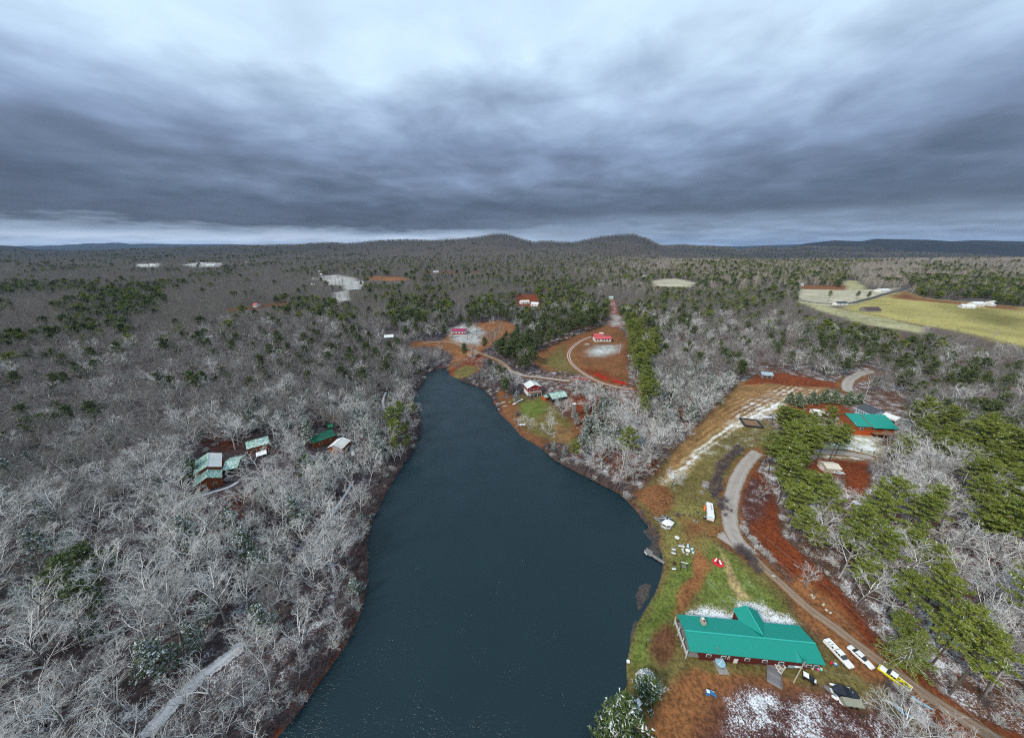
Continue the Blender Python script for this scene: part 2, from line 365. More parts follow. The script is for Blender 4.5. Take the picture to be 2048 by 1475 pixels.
for P_, c_, s_, sn_, k_ in AREAS:
    try: W_ = wpoly(P_)
    except Exception: W_ = [flat(a, b) for a, b in P_]
    AR.append((np.array(W_), C_[c_], s_, sn_))

FIELD_W = np.array(wpoly([(1328,957),(1345,905),(1400,850),(1440,800),(1480,765),(1520,750),(1640,762),(1700,770),(1640,790),(1560,815),(1500,850),(1420,905),(1350,960)])); FIELD_A = np.array(at(1345, 935)[:2]); FIELD_B = np.array(at(1575, 785)[:2])
# roads: centre line in the photograph, width in metres, material, name
ROADS = [
 ('gravel_road', [(1516,903),(1500,918),(1482,943),(1468,975),(1461,1005),(1459,1035),(1466,1065),(1482,1090),(1508,1115)], 6.2, 'gravel'),
 ('gravel_road', [(1494,1100),(1530,1137),(1565,1168),(1612,1212),(1680,1262),(1760,1322),(1850,1387),(1960,1458),(2048,1510),(2150,1575)], 3.3, 'dirt'),
 ('gravel_turnout', [(1437,1066),(1462,1082),(1490,1102)], 5.5, 'gravel'),
 ('driveway', [(1602,903),(1640,903),(1690,906),(1720,911),(1748,916)], 4.6, 'gravel'),
 ('forest_lane', [(1697,785),(1694,770),(1702,757),(1722,747),(1745,742)], 7.0, 'gravel'),
 ('hill_driveway', [(1183,673),(1160,683),(1143,697),(1137,712),(1146,730),(1165,745),(1190,760),(1215,769),(1245,776),(1268,778)], 4.0, 'track'),
 ('farm_lane', [(1020,741),(1050,751),(1100,757),(1140,762)], 3.6, 'gravel'),
 ('paved_road', [(1600,600),(1640,606),(1690,607),(1720,602),(1760,591),(1790,583),(1818,576)], 7.5, 'asphalt'),
 ('snowy_track', [(492,1286),(440,1325),(385,1368),(335,1420),(285,1480)], 4.3, 'snowroad'),
 ('snowy_path', [(707,962),(690,990),(663,1030),(640,1070),(627,1092)], 1.5, 'snowroad'),
 ('snowy_path', [(772,784),(766,800),(768,815),(776,828)], 2.2, 'snowroad'),
 ('garden_path', [(479,962),(455,975),(420,985),(400,992)], 2.2, 'snowroad'),
 ('garden_path', [(690,885),(702,895),(707,912)], 2.0, 'snowroad'),
 ('dirt_lane', [(845,686),(890,683),(925,692),(960,706),(1000,722),(1020,741)], 4.5, 'dirt'),
]
RW = [(n, np.array([at(u, v)[:2] for u, v in L]), w, m) for n, L, w, m in ROADS]
YARDROW = None

def cover(x, y, h):
    """base colour and snow share of the ground at x, y"""
    n = len(x); col = np.zeros((n, 3)); r = np.hypot(x, y); d = poly_sdf(x, y, LAKE)
    wx = x + fbm(x, y, 7, 3, 6) * 1.6 + fbm(x, y, 40, 2, 7) * sst(r, 150, 500) * 8; wy = y + fbm(x, y, 7, 3, 8) * 1.6 + fbm(x, y, 40, 2, 9) * sst(r, 150, 500) * 8
    right = sst(x - .08 * y, -20, 40)[:, None]
    nz = (fbm(x, y, 24, 4, 10) * .5 + .5)[:, None]
    floorL = np.array([.045, .036, .044]) * (1 - nz) + np.array([.060, .040, .038]) * nz
    floorR = np.array([.11, .040, .020]) * (1 - nz) + np.array([.085, .060, .045]) * nz
    col[:] = floorL * (1 - right) + floorR * right
    snow = .40 + .14 * fbm(x, y, 30, 3, 11) + right[:, 0] * .12
    far = sst(r, 250, 900)[:, None]; fc = np.array([.085, .072, .066])
    col = col * (1 - far) + fc * far; snow = snow * (1 - far[:, 0]) + .16 * far[:, 0]
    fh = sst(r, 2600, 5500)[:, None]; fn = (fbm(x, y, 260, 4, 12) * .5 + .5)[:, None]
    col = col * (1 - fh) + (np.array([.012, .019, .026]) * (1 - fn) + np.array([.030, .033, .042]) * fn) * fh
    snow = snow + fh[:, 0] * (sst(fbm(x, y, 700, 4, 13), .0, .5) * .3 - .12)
    # bank of red leaves round the water
    bk = (sst(d, -1, .3) * (1 - sst(d, 2.0, 6.0)))[:, None] * .6
    bcol = np.array(C_['deep']) * (1 - right) + np.array(C_['darkb']) * 1.2 * right
    col = col * (1 - bk) + bcol * bk; snow = snow * (1 - bk[:, 0] * .7)
    for P_, c, s, sn in AR:
        lo = P_.min(0) - 4 * s - 6; hi = P_.max(0) + 4 * s + 6
        m = (x > lo[0]) & (x < hi[0]) & (y > lo[1]) & (y < hi[1])
        if not m.any(): continue
        f = 1 - sst(poly_sdf(wx[m], wy[m], P_), -s, s)
        vn = 1 + .30 * fbm(x[m], y[m], 5 + s * 2, 3, 14)
        col[m] = col[m] * (1 - f[:, None]) + np.array(c) * vn[:, None] * f[:, None]; snow[m] = snow[m] * (1 - f) + sn * f
    # plough rows of the tawny field
    FW = FIELD_W; m = (x > FW[:, 0].min()) & (x < FW[:, 0].max()) & (y > FW[:, 1].min()) & (y < FW[:, 1].max())
    if m.any():
        e = FIELD_B - FIELD_A; e /= np.hypot(*e); q = (wx[m] - FIELD_A[0]) * -e[1] + (wy[m] - FIELD_A[1]) * e[0]; f = (1 - sst(poly_sdf(x[m], y[m], FW), -5, 0))
        s_ = np.sin(q * 2 * pi / 3.1) * f * sst(fbm(x[m], y[m], 30, 2, 50), -.5, .3); col[m] *= (1 + .38 * s_)[:, None]; snow[m] = snow[m] + .16 * s_ * (snow[m] > .08)
    # worn verges beside the roads
    for nm, L, w, mm in RW:
        m = (x > L[:, 0].min() - 15) & (x < L[:, 0].max() + 15) & (y > L[:, 1].min() - 15) & (y < L[:, 1].max() + 15)
        if not m.any() or mm in ('snowroad',): continue
        f = 1 - sst(line_dist(wx[m], wy[m], L), w * .5, w * .5 + 1.6)
        c = np.array(C_['brown'] if mm != 'asphalt' else C_['palegr']) * .9
        col[m] = col[m] * (1 - f[:, None] * .8) + c * f[:, None] * .8; snow[m] *= (1 - f * .8)
    # drained silt along the right bank
    uu, vv, _ = proj(x, y, h * 0)
    md = (d < 1.0) & (d > -6) & right[:, 0].astype(bool)
    w_ = 1 - sst(d, -.3, .5); col = col * (1 - w_[:, None]) + np.array(C_['mud']) * w_[:, None]; snow = snow * (1 - w_) + .02 * w_
    return np.clip(col, .005, .8), np.clip(snow, 0, 1)

BARS = [[(1283,1060),(1300,1052),(1316,1082),(1322,1110),(1318,1125),(1306,1112),(1300,1085)], [(1290,1105),(1296,1088),(1312,1085),(1318,1112)],
        [(1268,1195),(1274,1172),(1290,1162),(1304,1168),(1300,1190),(1284,1215),(1272,1225)], [(1258,1262),(1268,1240),(1276,1235),(1270,1262),(1262,1290)]]
BARW = [np.array([flat(u, v, 0) for u, v in b]) for b in BARS]
def full_height(x, y):
    h = height(x, y)
    m = (x > 20) & (x < 70) & (y > 40) & (y < 110)
    if m.any():
        for b in BARW:
            s = poly_sdf(x[m] + fbm(x[m], y[m], 3, 2, 20) * .8, y[m], b); t = 1 - sst(s, -.6, .9)
            hh = h[m]; h[m] = np.where(hh < .12, hh * (1 - t) + (.05 + .05 * fbm(x[m], y[m], 1.5, 2, 21)) * t, hh)
    return h

def build_ground():
    a1 = np.radians(np.arange(-76, 76.01, .27)); a2 = np.radians(np.arange(80, 281, 5.0)); ang = np.concatenate([a1, a2])
    rr = [1.0, 10, 20, 26]
    while rr[-1] < 260: rr.append(rr[-1] + .62)
    while rr[-1] < 24000: rr.append(rr[-1] * 1.0115)
    rr = np.array(rr); A, Rr = np.meshgrid(ang, rr); x = (Rr * np.sin(A)).ravel(); y = (Rr * np.cos(A)).ravel()
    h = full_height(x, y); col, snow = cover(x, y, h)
    na, nr = len(ang), len(rr); i = np.arange(nr - 1)[:, None] * na; j = np.arange(na)[None, :]; j2 = (j + 1) % na
    q = np.stack([i + j, i + na + j, i + na + j2, i + j2], -1).reshape(-1, 4)
    me = np_mesh('ground', np.stack([x, y, h], 1), [q, np.arange(na)[None, :]], smooth=True)
    ca = me.attributes.new('cover', 'FLOAT_COLOR', 'POINT'); ca.data.foreach_set('color', np.concatenate([col, snow[:, None]], 1).astype(np.float32).ravel())
    m = bpy.data.materials.new('ground_cover'); m.use_nodes = True; t = NT(m.node_tree); b = t.n['Principled BSDF']
    at_ = t.new('ShaderNodeAttribute', attribute_name='cover'); g = t.new('ShaderNodeNewGeometry'); pos = g.outputs['Position']
    n1 = t.noise(pos, 1.1, 6, .68); n2 = t.noise(pos, .22, 5, .6); n3 = t.noise(pos, 4.5, 3, .6)
    k = t.math('ADD', t.math('ADD', .28, t.math('MULTIPLY', t.smooth(n1, .36, .64), .72)), t.math('ADD', t.math('MULTIPLY', t.smooth(n3, .35, .65), .42), t.math('MULTIPLY', t.smooth(n2, .35, .65), .30)))
    sc = t.new('ShaderNodeVectorMath', operation='SCALE'); t.l.new(at_.outputs['Color'], sc.inputs[0]); t.l.new(k, sc.inputs['Scale'])
    # leaf-litter flecks
    fl = t.smooth(t.noise(pos, 2.3, 3, .7), .60, .72)
    c = t.mix(t.math('MULTIPLY', fl, .40), sc.outputs[0], (.30, .20, .11))
    dk = t.smooth(t.noise(pos, .75, 5, .7), .56, .68); c = t.mix(t.math('MULTIPLY', dk, .45), c, (.055, .040, .026))
    sn = at_.outputs['Alpha']
    nn = t.math('ADD', t.math('MULTIPLY', t.noise(pos, 2.6, 7, .80), .66), t.math('MULTIPLY', t.noise(pos, .22, 4, .6), .34))
    e = t.math('SUBTRACT', t.math('MULTIPLY', t.math('SUBTRACT', 1.0, sn), .35), -.35)
    f = t.smooth(nn, t.math('SUBTRACT', e, .02), t.math('ADD', e, .09))
    c = t.mix(f, c, (.70, .73, .77))
    t.put(b, 'Base Color', c); b.inputs['Roughness'].default_value = .95; b.inputs['Specular IOR Level'].default_value = .15
    bp = t.new('ShaderNodeBump'); bp.inputs['Strength'].default_value = .6; bp.inputs['Distance'].default_value = .12
    t.l.new(n1, bp.inputs['Height']); t.l.new(bp.outputs[0], b.inputs['Normal'])
    me.materials.append(m); link(me, 'ground', kind='structure')

def build_water():
    P_ = np.array(LAKE); c = P_.mean(0)
    # fan-free triangulation: one n-gon slightly wider than the basin
    m = bpy.data.materials.new('lake_water'); m.use_nodes = True; t = NT(m.node_tree); b = t.n['Principled BSDF']
    g = t.new('ShaderNodeNewGeometry'); pos = g.outputs['Position']
    n = t.noise(pos, .045, 3, .5)
    t.put(b, 'Base Color', t.mix(n, (.004, .015, .021), (.008, .024, .031))); b.inputs['Roughness'].default_value = .16; b.inputs['IOR'].default_value = 1.333
    mp = t.new('ShaderNodeMapping'); t.l.new(pos, mp.inputs[0]); mp.inputs['Scale'].default_value = (.75, 1.7, 1); mp.inputs['Rotation'].default_value = (0, 0, R(12))
    w1 = t.noise(mp.outputs[0], 1.15, 4, .62, .3); w2 = t.noise(pos, .09, 2, .5)
    bp = t.new('ShaderNodeBump'); t.put(bp, 'Strength', t.math('MULTIPLY', w2, 1.3)); bp.inputs['Distance'].default_value = .38
    t.l.new(w1, bp.inputs['Height']); t.l.new(bp.outputs[0], b.inputs['Normal'])
    import mathutils.geometry as mg
    off = []
    for i in range(len(P_)):
        a, p, q = P_[i - 1], P_[i], P_[(i + 1) % len(P_)]
        e = q - a; nrm = np.array([e[1], -e[0]]) / (np.hypot(*e) + 1e-9); s = poly_sdf(np.array([p[0] + nrm[0]]), np.array([p[1] + nrm[1]]), LAKE)[0]
        off.append(p + nrm * (1.0 if s > 0 else -1.0))
    vs = [(p[0], p[1], 0.0) for p in off]
    tris = mg.tessellate_polygon([[Vector(v) for v in vs]])
    fs = []
    for tr in tris:
        a, b2, c2 = (Vector(vs[i]) for i in tr)
        fs.append(tr if (b2 - a).cross(c2 - a).z > 0 else tr[::-1])
    me = bpy.data.meshes.new('lake'); me.from_pydata(vs, [], fs); me.materials.append(m)
    link(me, 'lake', kind='structure')

def road_material(kind):
    m = bpy.data.materials.new(kind + '_surface'); m.use_nodes = True; t = NT(m.node_tree); b = t.n['Principled BSDF']
    g = t.new('ShaderNodeNewGeometry'); pos = g.outputs['Position']; a = t.new('ShaderNodeAttribute', attribute_name='across')
    s = t.math('ABSOLUTE', a.outputs['Fac']); n = t.noise(pos, 2.5, 6, .7); n2 = t.noise(pos, .35, 4, .6)
    base = dict(gravel=(.31, .275, .245), dirt=(.23, .155, .105), track=(.22, .10, .05), asphalt=(.055, .060, .075), snowroad=(.45, .46, .49))[kind]
    k = t.math('ADD', .45, t.math('ADD', t.math('MULTIPLY', n, .65), t.math('MULTIPLY', n2, .45)))
    sc = t.new('ShaderNodeVectorMath', operation='SCALE'); sc.inputs[0].default_value = base; t.l.new(k, sc.inputs['Scale']); c = sc.outputs[0]
    wheel = t.math('SUBTRACT', 1.0, t.smooth(t.math('ABSOLUTE', t.math('SUBTRACT', s, .48)), .10, .26))
    if kind == 'track': c = t.mix(wheel, c, t.mix(n, (.50, .47, .45), (.28, .24, .22)))
    if kind == 'dirt': c = t.mix(t.math('MULTIPLY', wheel, .6), c, t.mix(n, (.36, .30, .25), (.20, .15, .12)))
    if kind == 'gravel': c = t.mix(t.math('MULTIPLY', t.smooth(s, .72, 1.), .6), t.mix(t.math('MULTIPLY', wheel, .35), c, (.38, .36, .35)), (.24, .15, .10))
    if kind == 'asphalt': c = t.mix(t.math('MULTIPLY', t.smooth(s, .86, .9), 1.), c, (.16, .12, .08))
    if kind == 'snowroad':
        c = t.mix(t.math('MULTIPLY', wheel, t.smooth(n, .42, .6)), c, (.20, .20, .22)); c = t.mix(t.smooth(t.math('ADD', s, t.math('MULTIPLY', t.math('SUBTRACT', t.noise(pos, 1.1, 5, .75), .5), 1.5)), .70, .85), c, (.06, .045, .048))
    if kind in ('gravel', 'dirt', 'track'):
        ed = t.math('ADD', s, t.math('MULTIPLY', t.math('SUBTRACT', t.noise(pos, .9, 5, .7), .5), .9)); c = t.mix(t.smooth(ed, .78, 1.02), c, t.mix(n, (.17, .085, .04), (.10, .075, .035)))
    c = t.mix(t.math('MULTIPLY', t.smooth(t.noise(pos, .28, 4, .65), .52, .68), .35), c, tuple(q * .55 for q in base))
    t.put(b, 'Base Color', c); b.inputs['Roughness'].default_value = .95; b.inputs['Specular IOR Level'].default_value = .15
    bp = t.new('ShaderNodeBump'); bp.inputs['Strength'].default_value = .5; bp.inputs['Distance'].default_value = .06
    t.l.new(n, bp.inputs['Height']); t.l.new(bp.outputs[0], b.inputs['Normal'])
    return m
def smooth_line(L, step):
    L = np.asarray(L, float); n = len(L); out = []
    for i in range(n - 1):
        p0, p1, p2, p3 = L[max(i - 1, 0)], L[i], L[i + 1], L[min(i + 2, n - 1)]; k = max(2, int(np.hypot(*(p2 - p1)) / step))
        for j in range(k):
            t = j / k; out.append(.5 * ((2 * p1) + (-p0 + p2) * t + (2 * p0 - 5 * p1 + 4 * p2 - p3) * t * t + (-p0 + 3 * p1 - 3 * p2 + p3) * t ** 3))
    out.append(L[-1]); return np.array(out)
def build_roads():
    mats = {}
    for ri, (nm, L, w, kind) in enumerate(RW):
        if kind not in mats: mats[kind] = road_material(kind)
        c = smooth_line(L, 1.5 if w < 7 else 4); tg = np.gradient(c, axis=0); tg /= np.hypot(tg[:, 0], tg[:, 1])[:, None] + 1e-9; nr = np.stack([-tg[:, 1], tg[:, 0]], 1)
        K = 7; V = []; acr = []
        for k in range(K):
            s = -1 + 2 * k / (K - 1); ww = w / 2 * (1 + .07 * fbm(c[:, 0], c[:, 1], 5, 2, 30 + k // 4))
            p = c + nr * (s * ww)[:, None]; h = full_height(p[:, 0], p[:, 1]); V.append(np.stack([p[:, 0], p[:, 1], h], 1)); ds = np.minimum(np.arange(len(c)), np.arange(len(c))[::-1]) * np.hypot(*(c[1] - c[0])); acr.append(np.maximum(abs(s), 1.05 - ds / (w * .6)) * (1 if s >= 0 else -1))
        V = np.stack(V, 1); zc = V[:, :, 2].max(1); far = np.hypot(c[:, 0], c[:, 1])
        V[:, :, 2] = V[:, :, 2] * .4 + zc[:, None] * .6 + .06 + far[:, None] * .0004 + .004 * ri; V[:, 0, 2] -= .10; V[:, -1, 2] -= .10
        n = len(c); i = np.arange(n - 1)[:, None] * K; j = np.arange(K - 1)[None, :]
        q = np.stack([i + j, i + K + j, i + K + j + 1, i + j + 1], -1).reshape(-1, 4)
        me = np_mesh(nm, V.reshape(-1, 3), [q], [mats[kind]], smooth=True); a = me.attributes.new('across', 'FLOAT', 'POINT'); a.data.foreach_set('value', np.stack(acr, 1).astype(np.float32).ravel())
        link(me, nm, kind='structure')
build_ground(); build_water(); build_roads()
# ------------------------------------------------------------------ vegetation
def bark_material(name, frost, bark=(.10, .085, .078), frostcol=(.66, .66, .66), tint=None, lo=-.35, hi=.55):
    m = bpy.data.materials.new(name); m.use_nodes = True; t = NT(m.node_tree); b = t.n['Principled BSDF']
    g = t.new('ShaderNodeNewGeometry'); sp = t.new('ShaderNodeSeparateXYZ'); t.l.new(g.outputs['Normal'], sp.inputs[0])
    oi = t.new('ShaderNodeObjectInfo'); rn = oi.outputs['Random']
    base = t.mix(rn, tuple(c * .75 for c in bark), tuple(c * 1.35 for c in bark))
    if tint: base = t.mix(t.smooth(rn, .55, .9), base, tint)
    f = t.math('MULTIPLY', t.smooth(sp.outputs[2], lo, hi), t.math('ADD', frost * .75, t.math('MULTIPLY', rn, frost * .5)), clamp=True)
    c = t.mix(f, base, frostcol)
    t.put(b, 'Base Color', c); b.inputs['Roughness'].default_value = .9; b.inputs['Specular IOR Level'].default_value = .1
    return m
def needle_material(name, dark, light, snow, yellow=(.13, .15, .025)):
    m = bpy.data.materials.new(name); m.use_nodes = True; t = NT(m.node_tree); b = t.n['Principled BSDF']
    oi = t.new('ShaderNodeObjectInfo'); rn = oi.outputs['Random']; g = t.new('ShaderNodeNewGeometry'); pos = g.outputs['Position']
    isl = g.outputs['Random Per Island']
    base = t.mix(rn, dark, light); base = t.mix(t.math('MULTIPLY', isl, .55), base, yellow)
    n = t.noise(pos, .9, 3, .6)
    f = t.smooth(t.math('ADD', t.math('MULTIPLY', t.math('FRACT', t.math('MULTIPLY', isl, 7.31)), .55), t.math('MULTIPLY', n, .6)), 1.0 - snow * .7, 1.06 - snow * .7)
    c = t.mix(f, base, (.62, .65, .66))
    t.put(b, 'Base Color', c); b.inputs['Roughness'].default_value = .75; b.inputs['Specular IOR Level'].default_value = .2
    return m
BK = dict(
 frost=bark_material('frosted_bark', 1.05, (.085, .07, .07), (.84, .83, .80)),
 limb=bark_material('frosted_limb_bark', .95, (.085, .072, .068), (.80, .79, .77), None, -.12, .55),
 light=bark_material('lightly_frosted_bark', .30, (.135, .118, .108), (.60, .59, .57)),
 plain=bark_material('bare_twigs', .26, (.155, .138, .125), (.50, .49, .47), (.17, .15, .11)),
 hill=bark_material('painted_shade_hill_twigs', .12, (.048, .052, .066), (.28, .31, .37)),  # cloud shade over the far hills, painted into the bark colour
 tan=bark_material('painted_sun_tan_twigs', .30, (.33, .285, .235), (.58, .54, .48)),  # pale tan bark with the sunlight on the right-hand rise put into its colour
 shrub=bark_material('shrub_twigs', .22, (.105, .075, .075), (.55, .52, .54), (.13, .07, .065)),
 trunk=bark_material('trunk_bark', .12, (.075, .058, .048), (.45, .45, .46)))
ND = dict(
 young=needle_material('young_pine_needles', (.050, .092, .026), (.085, .135, .035), .40, (.14, .17, .04)),
 pine=needle_material('pine_needles', (.080, .125, .024), (.145, .185, .035), .24, (.28, .29, .045)),
 dark=needle_material('dark_pine_needles', (.055, .085, .036), (.09, .12, .045), .22, (.13, .145, .05)),
 frost=needle_material('frosted_pine_needles', (.045, .080, .038), (.085, .11, .055), .55, (.11, .13, .06)))

class TB:
    """branch builder: collects many thin tubes quickly"""
    def __init__(s): s.V = []; s.Q = []; s.T = []; s.n = 0
    def tube(s, P, r, n=3):
        k = len(P); D = np.gradient(P, axis=0); D /= np.linalg.norm(D, axis=1)[:, None] + 1e-9
        ref = np.array([0, 0, 1.]) if abs(D[0, 2]) < .9 else np.array([1., 0, 0])
        U = np.cross(D, ref); U /= np.linalg.norm(U, axis=1)[:, None] + 1e-9; W = np.cross(D, U)
        a = 2 * pi * np.arange(n) / n + .5
        ring = P[:, None, :] + (U[:, None, :] * np.cos(a)[None, :, None] + W[:, None, :] * np.sin(a)[None, :, None]) * np.asarray(r)[:, None, None]
        s.V.append(ring.reshape(-1, 3)); i = np.arange(k - 1)[:, None] * n; j = np.arange(n)[None, :]; j2 = (j + 1) % n
        s.Q.append(np.stack([i + j, i + j2, i + n + j2, i + n + j], -1).reshape(-1, 4) + s.n); s.n += k * n
    def spike(s, a, b, r):
        """a twig: a three-sided needle from a to b, bent once"""
        s.tube(np.array([a, (a + b) / 2 + rng.normal(0, .06, 3) * np.linalg.norm(b - a), b]), [r, r * .8, r * .35])
    def blades(s, c, n, size, spread, up=.35, width=.22):
        """loose spray of needle blades round the points c"""
        c = np.repeat(c, n, 0); k = len(c); d = rng.normal(0, 1, (k, 3)); d[:, 2] = d[:, 2] * .55 + up; d /= np.linalg.norm(d, axis=1)[:, None]
        o = c + rng.normal(0, spread, (k, 3)) * np.array([1, 1, .45]); w = np.cross(d, rng.normal(0, 1, (k, 3))); w /= np.linalg.norm(w, axis=1)[:, None] + 1e-9
        L = (size * rng.uniform(.6, 1.3, k))[:, None]; ww = w * L * width
        V = np.stack([o - ww, o + ww, o + d * L], 1).reshape(-1, 3); s.V.append(V); s.T.append(np.arange(k * 3).reshape(-1, 3) + s.n); s.n += k * 3
    def mesh(s, name, mat):
        return np_mesh(name, np.concatenate(s.V), [np.concatenate(s.Q)] if s.Q and not s.T else ([np.concatenate(s.T)] if not s.Q else [np.concatenate(s.Q), np.concatenate(s.T)]), [mat])
def curve(p, d, L, k, wig, lift):
    P = [np.array(p, float)]; d = np.array(d, float)
    for i in range(k):
        d = d + rng.normal(0, wig, 3) + np.array([0, 0, lift]); d /= np.linalg.norm(d); P.append(P[-1] + d * L / k)
    return np.array(P)
def perp(d, ang, az):
    d = d / np.linalg.norm(d); ref = np.array([0, 0, 1.]) if abs(d[2]) < .9 else np.array([1., 0, 0]); u = np.cross(d, ref); u /= np.linalg.norm(u); w = np.cross(d, u)
    return d * cos(ang) + (u * cos(az) + w * sin(az)) * sin(ang)
def bare_tree(H, spread=1.0, n1=7, n2=6, n3=6, n4=4, low=.32, thick=1.0):
    """trunk mesh and crown mesh of a leafless broadleaf tree"""
    A = TB(); B = TB(); tr = curve((0, 0, -.4), (rng.normal(0, .05), rng.normal(0, .05), 1), H * .8, 8, .05, .03); rt = np.linspace(H * .0145, H * .004, 9) * thick; A.tube(tr, rt, 5)
    def along(P, t): i = min(int(t * (len(P) - 1)), len(P) - 2); f = t * (len(P) - 1) - i; return P[i] * (1 - f) + P[i + 1] * f, P[i + 1] - P[i]
    az = rng.uniform(0, 6.3)
    for i in range(n1):
        t = low + (1 - low) * (i + .5) / n1; p, d = along(tr, t); az += 2.4 + rng.normal(0, .3)
        L = H * (.50 - .25 * t) * spread * rng.uniform(.8, 1.15)
        P1 = curve(p, perp(d, rng.uniform(.75, 1.1) * (1.1 - .45 * t), az), L, 5, .13, .055); r1 = H * .0058 * thick * (1.15 - .5 * t)
        A.tube(P1, np.linspace(r1, r1 * .35, 6), 4)
        for j in range(n2):
            t2 = .22 + .78 * (j + rng.uniform(.2, .8)) / n2; p2, d2 = along(P1, t2); L2 = L * (.62 - .28 * t2) * rng.uniform(.7, 1.2)
            P2 = curve(p2, perp(d2, rng.uniform(.5, .95), rng.uniform(0, 6.3)), L2, 4, .16, .05); r2 = r1 * .42; B.tube(P2, np.linspace(r2, r2 * .45, 5), 3)
            for k in range(n3):
                t3 = .2 + .8 * (k + rng.uniform(.1, .9)) / n3; p3, d3 = along(P2, t3); L3 = L2 * (.62 - .25 * t3) * rng.uniform(.7, 1.25)
                P3 = curve(p3, perp(d3, rng.uniform(.45, .95), rng.uniform(0, 6.3)), L3, 2, .15, .06); r3 = r2 * .52; B.tube(P3, np.linspace(r3, r3 * .5, 3), 3)
                for q in range(n4):
                    p4, d4 = along(P3, rng.uniform(.15, 1)); e = perp(d4, rng.uniform(.4, .9), rng.uniform(0, 6.3)); B.spike(p4, p4 + e * L3 * rng.uniform(.4, .8), r3 * .62)
    return A, B
def pine_tree(H, crown=.5, n=44, R0=3.2, blades=15, size=.62, conical=False, droop=.0, comb=.30):
    A = TB(); B = TB(); tr = curve((0, 0, -.4), (rng.normal(0, .03), rng.normal(0, .03), 1), H, 9, .018, .01); A.tube(tr, np.linspace(H * .0125, .03, 10), 6); az = 0; z0 = 1 - crown
    pts = []
    for i in range(n):
        t = z0 + (1 - z0) * ((i + .5) / n) ** .95; z = t * (len(tr) - 1); k = min(int(z), len(tr) - 2); p = tr[k] * (1 - z + k) + tr[k + 1] * (z - k); az += 2.4
        s = (i + .5) / n; prof = (1 - s) ** .8 if conical else (sin(pi * min(1, .18 + .82 * s)) ** .75 * .85 + .15)
        L = R0 * prof * rng.uniform(.55, 1.35) + .3; el = -.10 + .75 * s - droop
        P = curve(p, (cos(az) * cos(el), sin(az) * cos(el), sin(el)), L, 4, .09, .045 - droop * .1); A.tube(P, np.linspace(.028 + L * .012, .012, 5), 3)
        m = max(3, int(L * 3.0))
        for q in range(m):
            f = .28 + .72 * (q + rng.uniform()) / m; a = f * 4; kk = min(int(a), 3); c = P[kk] * (1 - a + kk) + P[kk + 1] * (a - kk)
            side = np.cross(P[-1] - P[0], (0, 0, 1)); side /= np.linalg.norm(side) + 1e-9; c = c + side * rng.normal(0, comb) * L * (1 - f * .6); pts.append(c)
    pts.append(tr[-1]); B.blades(np.array(pts), blades, size, .20)
    return A, B
def shrub(Rr, H, n=26, m=7, thick=.018):
    B = TB()
    for i in range(n):
        az = rng.uniform(0, 6.3); el = rng.uniform(.35, 1.45); d = np.array([cos(az) * cos(el) * Rr / H, sin(az) * cos(el) * Rr / H, sin(el)])
        P = curve(rng.normal(0, .12, 3) * [Rr, Rr, 0], d, H * rng.uniform(.75, 1.1), 4, .14, .02); B.tube(P, np.linspace(thick * 1.6, thick * .7, 5), 3)
        for j in range(m):
            t = rng.uniform(.3, 1) * 4; k = min(int(t), 3); p = P[k] * (1 - t + k) + P[k + 1] * (t - k); e = perp(P[k + 1] - P[k], rng.uniform(.3, .9), rng.uniform(0, 6.3)); B.spike(p, p + e * H * rng.uniform(.2, .42), thick * .7)
    return B
TCOL = bpy.data.collections.new('tree_forms')     # unlinked: only the forms the woods are planted with
FORMS = {}                                         # kind -> list of (trunk mesh, crown mesh, joined object)
def form(kind, idx, A, B, ma, mb):
    """register a tree form; the joined copy serves the massed woods"""
    am = A.mesh('trunk', ma) if A else None; bm_ = B.mesh('crown', mb)
    V = []; Q = []; T = []; mi = []; off = 0
    for X, k in ((A, 0), (B, 1)):
        if not X: continue
        V += X.V; 
        if X.Q: q = np.concatenate(X.Q) + off; Q.append((q, k))
        if X.T: q = np.concatenate(X.T) + off; T.append((q, k))
        off += X.n
    me = np_mesh(kind, np.concatenate(V), [q for q, _ in Q + T], [ma or mb, mb]); me.polygons.foreach_set('material_index', np.concatenate([np.full(len(q), k) for q, k in Q + T]).astype(np.int32))
    o = bpy.data.objects.new('%s_%02d' % (kind, idx), me); FORMS.setdefault(kind, []).append((am, bm_, o))
